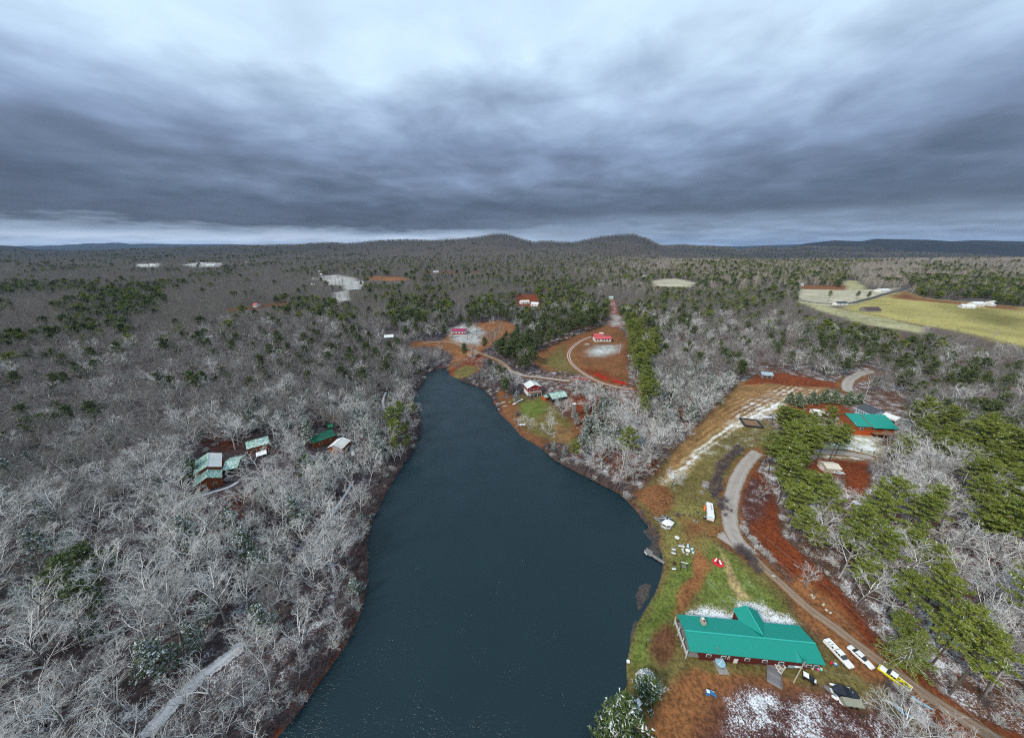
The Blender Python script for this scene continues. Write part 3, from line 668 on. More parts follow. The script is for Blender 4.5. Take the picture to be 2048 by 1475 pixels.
def build_forms():
    i = 0
    for k in range(6):
        A, B = bare_tree(rng.uniform(15.5, 19), rng.uniform(1.0, 1.25), 8, 6, 5, 2, .34, 1.45); form('frosted', k, A, B, BK['limb'], BK['frost'])
    for k in range(2):
        A, B = bare_tree(12.5, 1.45, 10, 7, 5, 4, .14, 1.35); form('round_frosted', k, A, B, BK['limb'], BK['frost'])
    for k in range(5):
        A, B = bare_tree(rng.uniform(14, 17), rng.uniform(.95, 1.2), 8, 6, 6, 5, .3); form('plain', k, A, B, BK['limb'], BK['light'])
    for k in range(4):
        A, B = bare_tree(16, 1.0, 7, 5, 4, 3, .35, 1.5); form('far_bare', k, A, B, BK['plain'], BK['plain'])
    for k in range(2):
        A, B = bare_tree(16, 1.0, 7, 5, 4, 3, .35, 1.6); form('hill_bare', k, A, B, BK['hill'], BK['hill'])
    for k in range(3):
        A, B = bare_tree(16, 1.0, 7, 5, 4, 3, .35, 1.5); form('tan_bare', k, A, B, BK['tan'], BK['tan'])
    for k in range(4):
        A, B = pine_tree(rng.uniform(18, 22), rng.uniform(.42, .55), 38, 4.3, 13, .56, comb=.15); form('pine', k, A, B, BK['trunk'], ND['pine'])
    for k in range(3):
        A, B = pine_tree(rng.uniform(12, 16), .8, 46, 3.5, 10, .66, True, comb=.2); form('frosted_pine', k, A, B, BK['trunk'], ND['frost'])
    for k in range(2):
        A, B = pine_tree(16, .6, 40, 3.8, 10, .7, comb=.2); form('dark_pine', k, A, B, BK['trunk'], ND['dark'])
    for k in range(2):
        A, B = pine_tree(7.5, .95, 46, 3.0, 15, .5, True); form('young_pine', k, A, B, BK['trunk'], ND['young'])
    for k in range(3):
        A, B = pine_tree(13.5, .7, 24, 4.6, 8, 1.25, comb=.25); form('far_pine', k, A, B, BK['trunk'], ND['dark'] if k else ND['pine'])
    A, B = pine_tree(13, .92, 100, 5.4, 8, .42, True, .22, .10); form('spruce', 0, A, B, BK['frost'], ND['pine'])
    for k in range(3): form('brown_shrub', k, None, shrub(1.7, 1.9, 34, 8), None, BK['shrub'])
    for k in range(2): form('frosted_shrub', k, None, shrub(1.8, 2.1, 34, 8, .024), None, BK['frost'])
build_forms()

# pixel regions that stay open (the photograph shows ground, water or a roof there)
OPEN = [A_[0] for A_ in AREAS if A_[4]] + [
 [(1340,1200),(1680,1200),(1720,1350),(1340,1350)], [(392,904),(446,902),(480,904),(482,938),(443,958),(392,948)], [(490,880),(540,872),(544,892),(525,912),(496,902)],
 [(618,872),(662,856),(690,876),(688,888),(662,902),(622,886)], [(1645,790),(1810,795),(1812,850),(1780,868),(1690,866)], [(1630,915),(1692,915),(1692,945),(1630,945)],
 [(1040,755),(1090,755),(1090,790),(1045,790)], [(1080,775),(1140,778),(1140,805),(1080,805)], [(1515,738),(1560,738),(1560,760),(1515,760)], [(1715,612),(1765,612),(1765,628),(1715,628)],
 [(1700,995),(1730,995),(1730,1025),(1700,1025)], [(770,664),(790,664),(792,680),(768,680)], [(1905,598),(1985,598),(1985,615),(1905,615)],
 [(895,653),(938,653),(938,673),(895,673)], [(1133,798),(1165,798),(1165,835),(1133,835)]]
LPX = []                                           # roads that must stay in view: (pixel line, clearance px)
for n_, L_, w_, m_ in ROADS:
    LPX.append((L_, {'forest_lane': 9, 'snowy_path': 3, 'garden_path': 6, 'snowy_track': 7, 'dirt_lane': 5, 'farm_lane': 5, 'paved_road': 5, 'driveway': 6}.get(n_, 12)))
PINE = [([(1515,905),(1545,850),(1600,830),(1690,850),(1690,900),(1640,925),(1600,935),(1530,935)], .9, 'pine'), ([(1735,850),(1850,835),(2048,890),(2200,900),(2200,1110),(1950,1090),(1850,1010),(1780,950)], .58, 'pine'),
 ([(1540,960),(1680,950),(1760,990),(1900,1010),(1900,1090),(1760,1090),(1700,1120),(1640,1130),(1560,1050)], .62, 'pine'), ([(1640,1120),(1760,1080),(1880,1100),(1960,1230),(2048,1300),(2048,1400),(1900,1330),(1780,1310),(1700,1210)], .58, 'pine'),
 ([(1700,760),(1780,720),(2100,730),(2100,900),(1900,830),(1800,800)], .38, 'dark_pine'), ([(1565,780),(1720,780),(1725,820),(1565,820)], .97, 'young_pine'), ([(1595,735),(1690,735),(1690,775),(1600,775)], .7, 'dark_pine'),
 ([(970,735),(975,690),(1060,640),(1180,608),(1235,630),(1205,668),(1110,685),(1060,718),(1020,760)], .85, 'dark_pine'), ([(1250,640),(1310,640),(1315,800),(1255,800)], .7, 'pine'), ([(1290,720),(1400,740),(1500,760),(1440,800),(1320,840)], .45, 'frosted_pine'),
 ([(1100,830),(1230,780),(1240,900),(1120,910)], .7, 'frosted_pine'), ([(770,600),(900,590),(900,640),(790,650)], .5, 'dark_pine'), ([(940,595),(1060,580),(1060,640),(930,650)], .5, 'dark_pine'),
 ([(1040,590),(1120,560),(1200,600),(1100,640)], .5, 'dark_pine'), ([(1280,540),(1600,530),(1600,590),(1500,620),(1300,620)], .28, 'dark_pine'), ([(1290,600),(1420,590),(1420,650),(1290,680)], .25, 'dark_pine'),
 ([(1600,640),(1790,650),(1900,690),(1900,730),(1700,710),(1600,690)], .5, 'dark_pine'), ([(1800,545),(2100,560),(2100,610),(1980,600),(1850,590)], .65, 'pine'), ([(1400,505),(1700,515),(1700,575),(1600,570),(1480,550)], .3, 'pine'),
 ([(100,608),(310,590),(320,625),(120,640)], .45, 'dark_pine'), ([(0,560),(200,560),(200,580),(0,585)], .4, 'dark_pine'), ([(200,575),(330,560),(330,600),(260,620),(120,600)], .5, 'dark_pine'), ([(540,590),(700,600),(690,640),(560,620)], .4, 'dark_pine'),
 ([(470,1020),(620,980),(660,1080),(560,1180),(480,1120)], .30, 'frosted_pine'), ([(760,830),(835,820),(840,880),(790,905)], .5, 'pine'), ([(590,900),(660,890),(660,960),(590,960)], .6, 'frosted_pine'), ([(100,1120),(220,1120),(220,1220),(110,1220)], .35, 'dark_pine'),
 ([(640,520),(1300,500),(1300,560),(640,570)], .14, 'dark_pine')]
ALWAYS_BARE = [[(1750,870),(1860,880),(1900,1000),(1800,1000)], [(1280,850),(1340,900),(1250,960),(1180,900)], [(1860,1090),(2048,1110),(2048,1300),(1960,1240)]]

def scatter(sp, r0, r1, amax, jit=.42):
    """jittered grid of candidate points in the fan the camera looks over"""
    n = int(r1 / sp) + 1; gx, gy = np.meshgrid(np.arange(-n, n + 1), np.arange(-2, n + 1)); x = (gx + rng.uniform(-jit, jit, gx.shape)) * sp; y = (gy + rng.uniform(-jit, jit, gx.shape)) * sp
    x = x.ravel(); y = y.ravel(); r = np.hypot(x, y); a = np.abs(np.degrees(np.arctan2(x, y)))
    m = (r >= r0) & (r < r1) & (a < amax) & (y > 4); return x[m], y[m]
def open_test(x, y, z, H, crown):
    """True where a tree of height H would stand in front of ground the photograph shows"""
    bad = np.zeros(len(x), bool)
    for f, s in ((.02, 0), (.3, 0), (.6, 0), (.6, 1), (.6, -1), (.9, 0), (.8, .7), (.8, -.7)):
        u, v, dep = proj(x, y, z + H * f); u = u + s * crown * F_PX / dep
        for P_ in OPEN:
            P = np.array(P_); m = (~bad) & (u > P[:, 0].min()) & (u < P[:, 0].max()) & (v > P[:, 1].min()) & (v < P[:, 1].max())
            if m.any(): bad[m] |= in_poly(u[m], v[m], P)
        if s == 0 or True:
            for L, c in LPX:
                P = np.array(L); m = (~bad) & (u > P[:, 0].min() - c) & (u < P[:, 0].max() + c) & (v > P[:, 1].min() - c) & (v < P[:, 1].max() + c)
                if m.any(): bad[m] |= line_dist(u[m], v[m], P) < c * (.75 if f > .1 else 1)
    return bad
def keep_out(x, y, pad):
    bad = poly_sdf(x, y, LAKE) < pad
    for nm, L, w, k in RW:
        m = (x > L[:, 0].min() - 9) & (x < L[:, 0].max() + 9) & (y > L[:, 1].min() - 9) & (y < L[:, 1].max() + 9)
        if m.any(): bad[m] |= line_dist(x[m], y[m], L) < w / 2 + 1.0
    return bad
TREES = {'bare': [], 'pine': [], 'shrub': []}      # arrays x, y, z, scale, form key
def plant():
    tabs = []
    for sp, r0, r1, am in ((5.6, 18, 330, 76), (7.6, 330, 900, 66), (12.0, 900, 2300, 62), (19.0, 2300, 4300, 60), (27.0, 4300, 6600, 60)):
        x, y = scatter(sp, r0, r1, am); big = 1.0 if sp < 10 else (1.15 if sp < 20 else 1.4)
        ok = ~keep_out(x, y, 1.6); x, y = x[ok], y[ok]; z = height(x, y); s = (rng.uniform(.58, 1.18, len(x)) ** .9) * big
        if sp < 10: s *= np.where(poly_sdf(x, y, LAKE) < 7, .62, 1)
        bad = open_test(x, y, z, 15 * s, 3.0 * s); r_ = np.hypot(x, y); bad &= ~((x > -65) & (x < 25) & (y > 245) & (y < 400) & (rng.random(len(x)) < .12)); bad &= ~((r_ > 480) & (x < y * .35) & (rng.random(len(x)) < .10 * sst(r_, 480, 1000))); x, y, z, s = (q[~bad] for q in (x, y, z, s))
        u, v, dep = proj(x, y, z + 9 * s); r = np.hypot(x, y)
        if sp < 10:
            thin = (rng.random(len(x)) < .10); x, y, z, s, u, v, r = (q[~thin] for q in (x, y, z, s, u, v, r))
        rnd = rng.random(len(x)); typ = np.full(len(x), 'frosted', object)
        nzz = fbm(x, y, 90, 3, 40); pp = np.where(x < 0, .09, .12) + np.clip(nzz, 0, 1) * np.where(x < 0, .25, .45); far_ = sst(r, 300, 700); pp = pp * (1 - far_) + far_ * (.012 + np.clip(fbm(x, y, 160, 3, 41) - .12, 0, 1) * np.where(x < 0, 1.0, 1.5)); kind = np.where(x < 30, 'frosted_pine', 'pine').astype(object)
        kind[(r > 260)] = 'dark_pine'; kind[(r > 900) & (x > 250)] = 'pine'
        for P_, pr, kd in PINE:
            m = in_poly(u, v, P_); pp[m] = pr; kind[m] = kd
        for P_ in ALWAYS_BARE: pp[in_poly(u, v, P_)] = .05
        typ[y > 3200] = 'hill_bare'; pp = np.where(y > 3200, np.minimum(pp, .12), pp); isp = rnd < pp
        lightp = sst(r, np.where(x < 0, 120, 160), np.where(x < 0, 250, 290)) * np.where(x < 0, .93, .80)
        lightp = np.maximum(lightp, .13); typ[rng.random(len(x)) < lightp] = 'plain'
        fr = r > 420; typ[fr & (rng.random(len(x)) < sst(r, 420, 640))] = 'far_bare'
        lit = (x / np.maximum(y, 1) + .12 * fbm(x, y, 200, 2, 44) > rng.uniform(.15, .55, len(x))) & (y > 560) & (y < 3300); typ[lit & (rng.random(len(x)) < sst(y, 600, 1000) * .8)] = 'tan_bare'  # slope whose trees get the bark with sunlight painted in
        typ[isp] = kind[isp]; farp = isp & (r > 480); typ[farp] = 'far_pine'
        tabs.append((x, y, z, s, typ))
    x, y, z, s, typ = (np.concatenate([t_[i] for t_ in tabs]) for i in range(5))
    isb = np.isin(typ.astype(str), ['frosted', 'plain', 'far_bare', 'tan_bare', 'hill_bare'])
    TREES['bare'] = [q[isb] for q in (x, y, z, s, typ)]; TREES['pine'] = [q[~isb] for q in (x, y, z, s, typ)]
    # undergrowth
    x, y = scatter(4.6, 18, 300, 74); ok = ~keep_out(x, y, .3); x, y = x[ok], y[ok]; z = height(x, y); s = rng.uniform(.5, 1.1, len(x))
    bad = open_test(x, y, z, 2 * s, 1.2 * s); x, y, z, s = (q[~bad] for q in (x, y, z, s))
    # thick fringe of brush along the water
    P = smooth_line(np.array(LAKE[:-2]), 1.6); fx = []; 
    for i in range(1, len(P) - 1):
        t_ = P[i + 1] - P[i - 1]; nr = np.array([t_[1], -t_[0]]) / (np.hypot(*t_) + 1e-9)
        if poly_sdf(np.array([P[i][0] + nr[0]]), np.array([P[i][1] + nr[1]]), LAKE)[0] < 0: nr = -nr
        for o in (.7, 1.9, 3.3, 4.8): fx.append(P[i] + nr * (o + rng.uniform(-.3, .6)) + rng.normal(0, .4, 2))
    fx = np.array(fx); zz = height(fx[:, 0], fx[:, 1]); ss = rng.uniform(.55, 1.15, len(fx)); u, v, _ = proj(fx[:, 0], fx[:, 1], zz)
    okk = ~open_test(fx[:, 0], fx[:, 1], zz, 1.2 * ss, .6 * ss) & (fx[:, 1] > 22) & (poly_sdf(fx[:, 0], fx[:, 1], LAKE) > .2); fx, zz, ss = fx[okk], zz[okk], ss[okk]
    ty = np.where(rng.random(len(x)) < np.where(x > 40, .6, .22), 'frosted_shrub', 'brown_shrub').astype(object); ty2 = np.where(rng.random(len(fx)) < .12, 'frosted_shrub', 'brown_shrub').astype(object)
    TREES['shrub'] = [np.concatenate([a, b]) for a, b in ((x, fx[:, 0]), (y, fx[:, 1]), (z, zz), (s, ss), (ty, ty2))]
plant()

ZONES = [((60, 1300), 'in the lower left corner of the frosted wood'), ((160, 1170), 'around the lone dark pine on the far left'), ((330, 1330), 'beside the snowy track at the lower left'), ((470, 1200), 'above the upper end of the snowy track'),
 ((560, 1400), 'on the lake shore at the lower left'), ((680, 1200), 'leaning over the left bank of the lake'), ((560, 1080), 'left of the straight snowy path'), ((720, 1010), 'between the snowy path and the water'),
 ((440, 1050), 'by the dark red leaf patch below the pale green roof'), ((250, 1020), 'in the wood left of the cabin with pale green roofs'), ((80, 950), 'at the left edge, level with the cabins'), ((360, 930), 'beside the cabin with the snow-white roof'),
 ((570, 930), 'between the three green-roofed cabins'), ((780, 880), 'on the point where the left bank juts out'), ((640, 800), 'above the cabin with the emerald roof'), ((300, 800), 'on the slope above the cabins on the left'), ((100, 760), 'on the wide wooded slope at the left edge'),
 ((500, 700), 'in the grey wood far left of the inlet'), ((780, 740), 'just left of the head of the lake'), ((900, 640), 'behind the magenta-roofed house'), ((1060, 690), 'in the belt above the head of the lake'), ((1020, 770), 'near the red and white house by the water'), ((1150, 830), 'around the grey chimney on the right bank'),
 ((1280, 720), 'in the strip right of the hilltop field'), ((1260, 900), 'in the frosted thicket above the right shore'), ((1400, 770), 'left of the striped tawny field'), ((1560, 720), 'behind the shed with the pale blue roof'), ((1640, 800), 'in the row above the white tent'),
 ((1590, 880), 'in the stand at the bend of the gravel road'), ((1800, 760), 'beside the lane at the upper right'), ((1850, 900), 'in the bright green pines at the right edge'), ((1980, 990), 'high at the right edge beyond the pines'), ((1640, 1020), 'in the grove above the red bank'), ((1780, 1050), 'around the clearing right of the red bank'),
 ((1700, 1160), 'on top of the red bank above the road'), ((1830, 1230), 'above the road beyond the parked vehicles'), ((1960, 1200), 'in the snowy hollow at the right edge'), ((1980, 1380), 'by the road in the lower right corner'), ((1500, 1060), 'along the verge of the gravel road'),
 ((1290, 1400), 'by the shore at the bottom of the picture'), ((1830, 1430), 'over the lower right corner of the yard'), ((1450, 950), 'beside the camper by the road'), ((1320, 1000), 'on the right shore above the gazebo')]
def zone(u, v):
    d = [((a - u) ** 2 + (b - v) ** 2, i) for i, ((a, b), _) in enumerate(ZONES)]; return ZONES[min(d)[1]][1]
LOOK = {'round_frosted': ('round frosted tree', 'bare tree'), 'hill_bare': ('dark leafless tree', 'bare tree'), 'frosted': ('frost-white bare tree', 'bare tree'), 'plain': ('grey leafless tree', 'bare tree'), 'far_bare': ('brown leafless tree', 'bare tree'), 'tan_bare': ('tan leafless tree', 'bare tree'),
        'pine': ('tall green pine', 'pine tree'), 'frosted_pine': ('frosted bushy pine', 'pine tree'), 'dark_pine': ('dark green pine', 'pine tree'), 'young_pine': ('low young pine', 'pine tree'), 'far_pine': ('dark distant pine', 'pine tree'),
        'spruce': ('drooping spruce', 'spruce tree'), 'brown_shrub': ('brown leafless shrub', 'shrub'), 'frosted_shrub': ('frosty white shrub', 'shrub')}
def put_tree(typ, x, y, z, s, rz=None, label=None, group=None, name=None, idx=None, tilt=None):
    F_ = FORMS[typ]; am, bm_, o_ = F_[rng.integers(len(F_)) if idx is None else idx]
    name = name or {'bare tree': 'bare_tree', 'pine tree': 'pine_tree', 'shrub': 'shrub', 'spruce tree': 'spruce_tree'}[LOOK[typ][1]]
    rz = rng.uniform(0, 6.3) if rz is None else rz
    if am is None:
        r = link(bm_, name, loc=(x, y, z), label=label, category=LOOK[typ][1]); r.rotation_euler = (0, 0, rz); r.scale = (s, s, s * rng.uniform(.85, 1.1)); 
        if group: r['group'] = group
        return r
    r = thing(name, label, LOOK[typ][1], (x, y, z), rz, group); sx = s * rng.uniform(.9, 1.1); r.scale = (sx, sx, s)
    if typ in ('frosted', 'plain', 'far_bare'): r.rotation_euler[0] = rng.normal(0, .05); r.rotation_euler[1] = rng.normal(0, .05)
    if tilt: r.rotation_euler[0], r.rotation_euler[1] = tilt
    link(am, 'trunk', r); link(bm_, 'crown', r); return r
def mass(name, label, cat, x, y, z, s, typ):
    """the rest of a wood: one object whose points carry instanced trees"""
    col = bpy.data.collections.new(name + '_forms'); keys = sorted(set(typ.astype(str))); base = {}; n = 0; objs = []
    for k in keys:
        for a in FORMS[k]: objs.append((a[2].name, k, a[2]))
    objs.sort(key=lambda a: a[0]); cnt = {k: [i for i, o in enumerate(objs) if o[1] == k] for k in keys}
    for _, _, o in objs: col.objects.link(o)
    me = bpy.data.meshes.new(name); me.vertices.add(len(x)); me.vertices.foreach_set('co', np.stack([x, y, z], 1).astype(np.float32).ravel())
    ix = np.array([cnt[str(k)][rng.integers(len(cnt[str(k)]))] for k in typ], np.int32)
    a = me.attributes.new('form', 'INT', 'POINT'); a.data.foreach_set('value', ix)
    a = me.attributes.new('turn', 'FLOAT', 'POINT'); a.data.foreach_set('value', rng.uniform(0, 6.3, len(x)).astype(np.float32))
    a = me.attributes.new('size', 'FLOAT', 'POINT'); a.data.foreach_set('value', s.astype(np.float32))
    ob = link(me, name, kind='stuff', label=label, category=cat)
    ng = bpy.data.node_groups.new(name, 'GeometryNodeTree'); ng.interface.new_socket('Geometry', in_out='INPUT', socket_type='NodeSocketGeometry'); ng.interface.new_socket('Geometry', in_out='OUTPUT', socket_type='NodeSocketGeometry')
    N = ng.nodes; L = ng.links; gi = N.new('NodeGroupInput'); go = N.new('NodeGroupOutput'); ip = N.new('GeometryNodeInstanceOnPoints'); ci = N.new('GeometryNodeCollectionInfo')
    ci.inputs['Collection'].default_value = col; ci.inputs['Separate Children'].default_value = True; ci.inputs['Reset Children'].default_value = True
    def attr(nm, ty):
        q = N.new('GeometryNodeInputNamedAttribute'); q.data_type = ty; q.inputs['Name'].default_value = nm; return q.outputs['Attribute']
    L.new(gi.outputs[0], ip.inputs['Points']); L.new(ci.outputs[0], ip.inputs['Instance']); ip.inputs['Pick Instance'].default_value = True; L.new(attr('form', 'INT'), ip.inputs['Instance Index'])
    cx = N.new('ShaderNodeCombineXYZ'); L.new(attr('turn', 'FLOAT'), cx.inputs[2]); L.new(cx.outputs[0], ip.inputs['Rotation'])
    cs = N.new('ShaderNodeCombineXYZ'); sz = attr('size', 'FLOAT')
    for i in range(3): L.new(sz, cs.inputs[i])
    L.new(cs.outputs[0], ip.inputs['Scale']); L.new(ip.outputs[0], go.inputs[0])
    md = ob.modifiers.new('planting', 'NODES'); md.node_group = ng; return ob
def place_woods():
    for kind, cap, nm, lb, ct in (('bare', 300, 'bare_woodland', 'grey leafless woodland stretching to the hills', 'woodland'), ('pine', 300, 'pine_woodland', 'green pines scattered through the grey woodland', 'pines'), ('shrub', 260, 'undergrowth', 'twiggy undergrowth and brush on the forest floor and shore', 'undergrowth')):
        x, y, z, s, ty = TREES[kind]; u, v, dep = proj(x, y, z + 6 * s); vis = (u > -10) & (u < 2060) & (v < 1500); sc = np.where(vis, s / dep, 0); order = np.argsort(-sc); one = order[:cap]; rest = order[cap:]
        G = {}
        for i in one: G.setdefault((LOOK[str(ty[i])][0], zone(u[i], v[i])), []).append(i)
        for (lk, zn), ids in G.items():
            left = list(ids); lab = {}
            if len(ids) > 1:
                for word, key in (('leftmost', lambda i: u[i]), ('rightmost', lambda i: -u[i]), ('nearest', lambda i: -v[i]), ('farthest', lambda i: v[i]), ('largest', lambda i: -s[i]), ('smallest', lambda i: s[i])):
                    if len(left) > 1: i = min(left, key=key); lab[i] = word; left.remove(i)
                if len(left) == 1: lab[left[0]] = 'middlemost'
            for i in ids: put_tree(str(ty[i]), x[i], y[i], z[i], s[i], label=((lab.get(i, 'inner') + ' ') if len(ids) > 1 else '') + lk + ' ' + zn, group=lk + ' ' + zn if len(ids) > 1 else None)
        mass(nm, lb, ct, x[rest], y[rest], z[rest], s[rest], ty[rest]); print(nm, len(rest), len(one))
place_woods()
# ------------------------------------------------------------------ buildings
RF = dict(
 green=principled('green_metal_roofing', (.003, .235, .185), .48, 0, .5, .14, .5, .15, 2),
 pgreen=principled('pale_green_roofing', (.13, .30, .22), .55, 0, .4, .3, 1.2, .1, 3, snow=.45, snow_scale=1.6),
 emerald=principled('emerald_roofing', (.005, .14, .075), .5, 0, .4, .25, 1.0, snow=.30, snow_scale=2.2),
 snowy=principled('snow_covered_roofing', (.62, .63, .62), .7, 0, .3, .12, 1.5, .2, 4),
 red=principled('red_roofing', (.48, .075, .085), .5, 0, .4, .15, .8, snow=.25, snow_scale=1.0),
 magenta=principled('magenta_roofing', (.30, .018, .075), .5, 0, .4, .2, .8),
 slate=principled('slate_grey_roofing', (.055, .062, .075), .7, 0, .3, .25, 1.5, .2, 5),
 cream=principled('cream_roofing', (.60, .57, .50), .6, 0, .3, .12, 1.5, .1, 4),
 bluegrey=principled('pale_blue_roofing', (.24, .33, .40), .5, 0, .4, .3, 1.0, snow=.4, snow_scale=1.5),
 rusty=principled('rusty_roofing', (.16, .055, .04), .8, 0, .2, .4, 1.5),
 purple=principled('weathered_purple_roofing', (.085, .060, .068), .8, 0, .2, .35, .6),
 greyred=principled('beige_roofing', (.38, .34, .30), .7, 0, .3, .2, 1.0))
WL = dict(
 oxblood=principled('oxblood_siding', (.095, .018, .014), .8, 0, .2, .25, 2, .3, 12), white=principled('white_paint', (.66, .66, .64), .6, 0, .3, .12, 3),
 red=principled('barn_red_siding', (.33, .018, .022), .7, 0, .3, .15, 2), log=principled('orange_brown_logs', (.24, .065, .022), .7, 0, .3, .35, 1.5, .4, 8),
 orange=principled('orange_base_wall', (.42, .075, .018), .7, 0, .3, .15, 1.5), blue=principled('pale_blue_siding', (.30, .40, .50), .7, 0, .3, .15, 2),
 grey=principled('weathered_grey_boards', (.20, .19, .18), .85, 0, .2, .35, 1.6, .4, 10), dark=principled('dark_stained_boards', (.045, .032, .026), .85, 0, .2, .35, 1.6),
 tan=principled('tan_siding', (.42, .37, .29), .75, 0, .3, .15, 2), wood=principled('brown_deck_boards', (.20, .11, .06), .85, 0, .2, .35, 1.6, .3, 10), stone=principled('grey_stone_blocks', (.27, .27, .25), .9, 0, .2, .4, 1.8, .6, 6))
GLASS = principled('window_glass', (.035, .045, .055), .12, 0, .6); BLACK = principled('black_plastic', (.012, .012, .016), .5, 0, .4, .3, 4)
SNOW = principled('settled_snow', (.74, .76, .79), .9, 0, .1, .06, 3, .3, 9); STEEL = principled('galvanised_steel', (.34, .35, .36), .45, .6, .5)
RUB = principled('tyre_rubber', (.015, .015, .015), .85, 0, .2); TEAL = principled('teal_paint', (.01, .20, .18), .5, 0, .4, .15, 3)
RIDGE = principled('light_green_ridge_metal', (.02, .36, .29), .35, 0, .5, .1, 2)
def paint(name, col, rough=.4, snow=0.0): return mt(name, col, rough, 0, .5, .08, 3, snow=snow, snow_scale=5)

def gable(name, label, A, B, zr, ze, wl, wr, wall, roof, cat='house', over=.45, wins=(), ribs=.6, inset=(0, 0), group=None, base=None, trim=None, door=None, roof2=None):
    """gabled building from the two ends of its ridge line; -y side faces the camera when A is the left end. wl / wr: half widths on -y / +y"""
    xa, ya, ga = at(*A, dz=zr); xb, yb, gb = at(*B, dz=zr); gz = min(ga, gb) - .1 + .0; L = math.hypot(xb - xa, yb - ya); yaw = math.atan2(yb - ya, xb - xa)
    T = thing(name, label, cat, ((xa + xb) / 2, (ya + yb) / 2, gz), yaw, group); zr += .2; ze += .2; h = L / 2
    sl = (zr - ze) / wl; sr = (zr - ze) / wr; w0, w1 = -h + inset[0] + over, h - inset[1] - over
    yl, yr = -(wl - over), wr - over; zl = zr - sl * (wl - over) - .10; zrr = zr - sr * (wr - over) - .10
    m = MB(); prof = [(yl, -.5), (yr, -.5), (yr, zrr), (0, zr - .12), (yl, zl)]
    vs = [(w0, a, b) for a, b in prof] + [(w1, a, b) for a, b in prof]
    m.add(vs, [(4, 3, 2, 1, 0), (5, 6, 7, 8, 9)] + [(i, (i + 1) % 5, 5 + (i + 1) % 5, 5 + i) for i in range(5)]); wo = m.obj('wall', wall, T)
    for side, s, wd in ((-1, sl, wl), (1, sr, wr)):
        m = MB(); y1 = side * wd; q = [(-h, 0, zr), (h, 0, zr), (h, y1, ze), (-h, y1, ze)]
        if side < 0: q = q[::-1]
        m.slab(q, .10)
        if ribs:
            n = max(2, int(L / ribs))
            for i in range(n + 1):
                x = -h + .03 + (L - .06) * i / n; e = side * .04
                m.slab([(x - .03, e, zr + .055 - .04 * s), (x + .03, e, zr + .055 - .04 * s), (x + .03, y1, ze + .055), (x - .03, y1, ze + .055)][::(1 if side > 0 else -1)], .05)
        m.obj('roof_slope', roof if side < 0 or roof2 is None else roof2, T)
    MB().box((0, 0, zr + .05), (L + .04, .34, .10)).obj('ridge_cap', RIDGE if roof is RF['green'] else roof, T)
    if base:
        MB().box(((w0 + w1) / 2, (yl + yr) / 2, base[0] / 2 - .2), (w1 - w0 + .12, yr - yl + .12, base[0] + .3)).obj('base_wall', base[1], T)
    tr = trim or WL['white']
    for side, t, z, w, hh in wins:
        if side == 'S': c, d = (w0 + (w1 - w0) * t, yl - .03, z), (w, .12, hh)
        elif side == 'N': c, d = (w0 + (w1 - w0) * t, yr + .03, z), (w, .12, hh)
        elif side == 'W': c, d = (w0 - .03, yl + (yr - yl) * t, z), (.12, w, hh)
        else: c, d = (w1 + .03, yl + (yr - yl) * t, z), (.12, w, hh)
        if base: c = (c[0] + (.06 if side == 'E' else -.06 if side == 'W' else 0), c[1] + (-.06 if side == 'S' else .06 if side == 'N' else 0), c[2])
        f = MB().box(c, d).obj('window', tr, T); out = {'S': (0, -1), 'N': (0, 1), 'W': (-1, 0), 'E': (1, 0)}[side]
        MB().box((c[0] + out[0] * .035, c[1] + out[1] * .035, c[2]), (d[0] - (.22 if out[0] == 0 else 0), d[1] - (.22 if out[1] == 0 else 0), hh - .22)).obj('pane', GLASS, f)
    if door:
        side, t, w = door
        c = (w0 + (w1 - w0) * t, yl - .03, 1.05) if side == 'S' else ((w0 - .03, yl + (yr - yl) * t, 1.05) if side == 'W' else (w1 + .03, yl + (yr - yl) * t, 1.05))
        MB().box(c, (w, .14, 2.1) if side == 'S' else (.14, w, 2.1)).obj('door', WL['white'], T)
    return T, h, (w0, w1, yl, yr, zl), gz
def chimney(T, x, y, z, w=.8, h=1.3, mat=None):
    c = MB().box((x, y, z), (w, w * .8, h)).obj('chimney', mat or WL['stone'], T); MB().box((x, y, z + h / 2 + .07), (w + .16, w * .8 + .16, .14)).obj('chimney_cap', WL['white'], c)

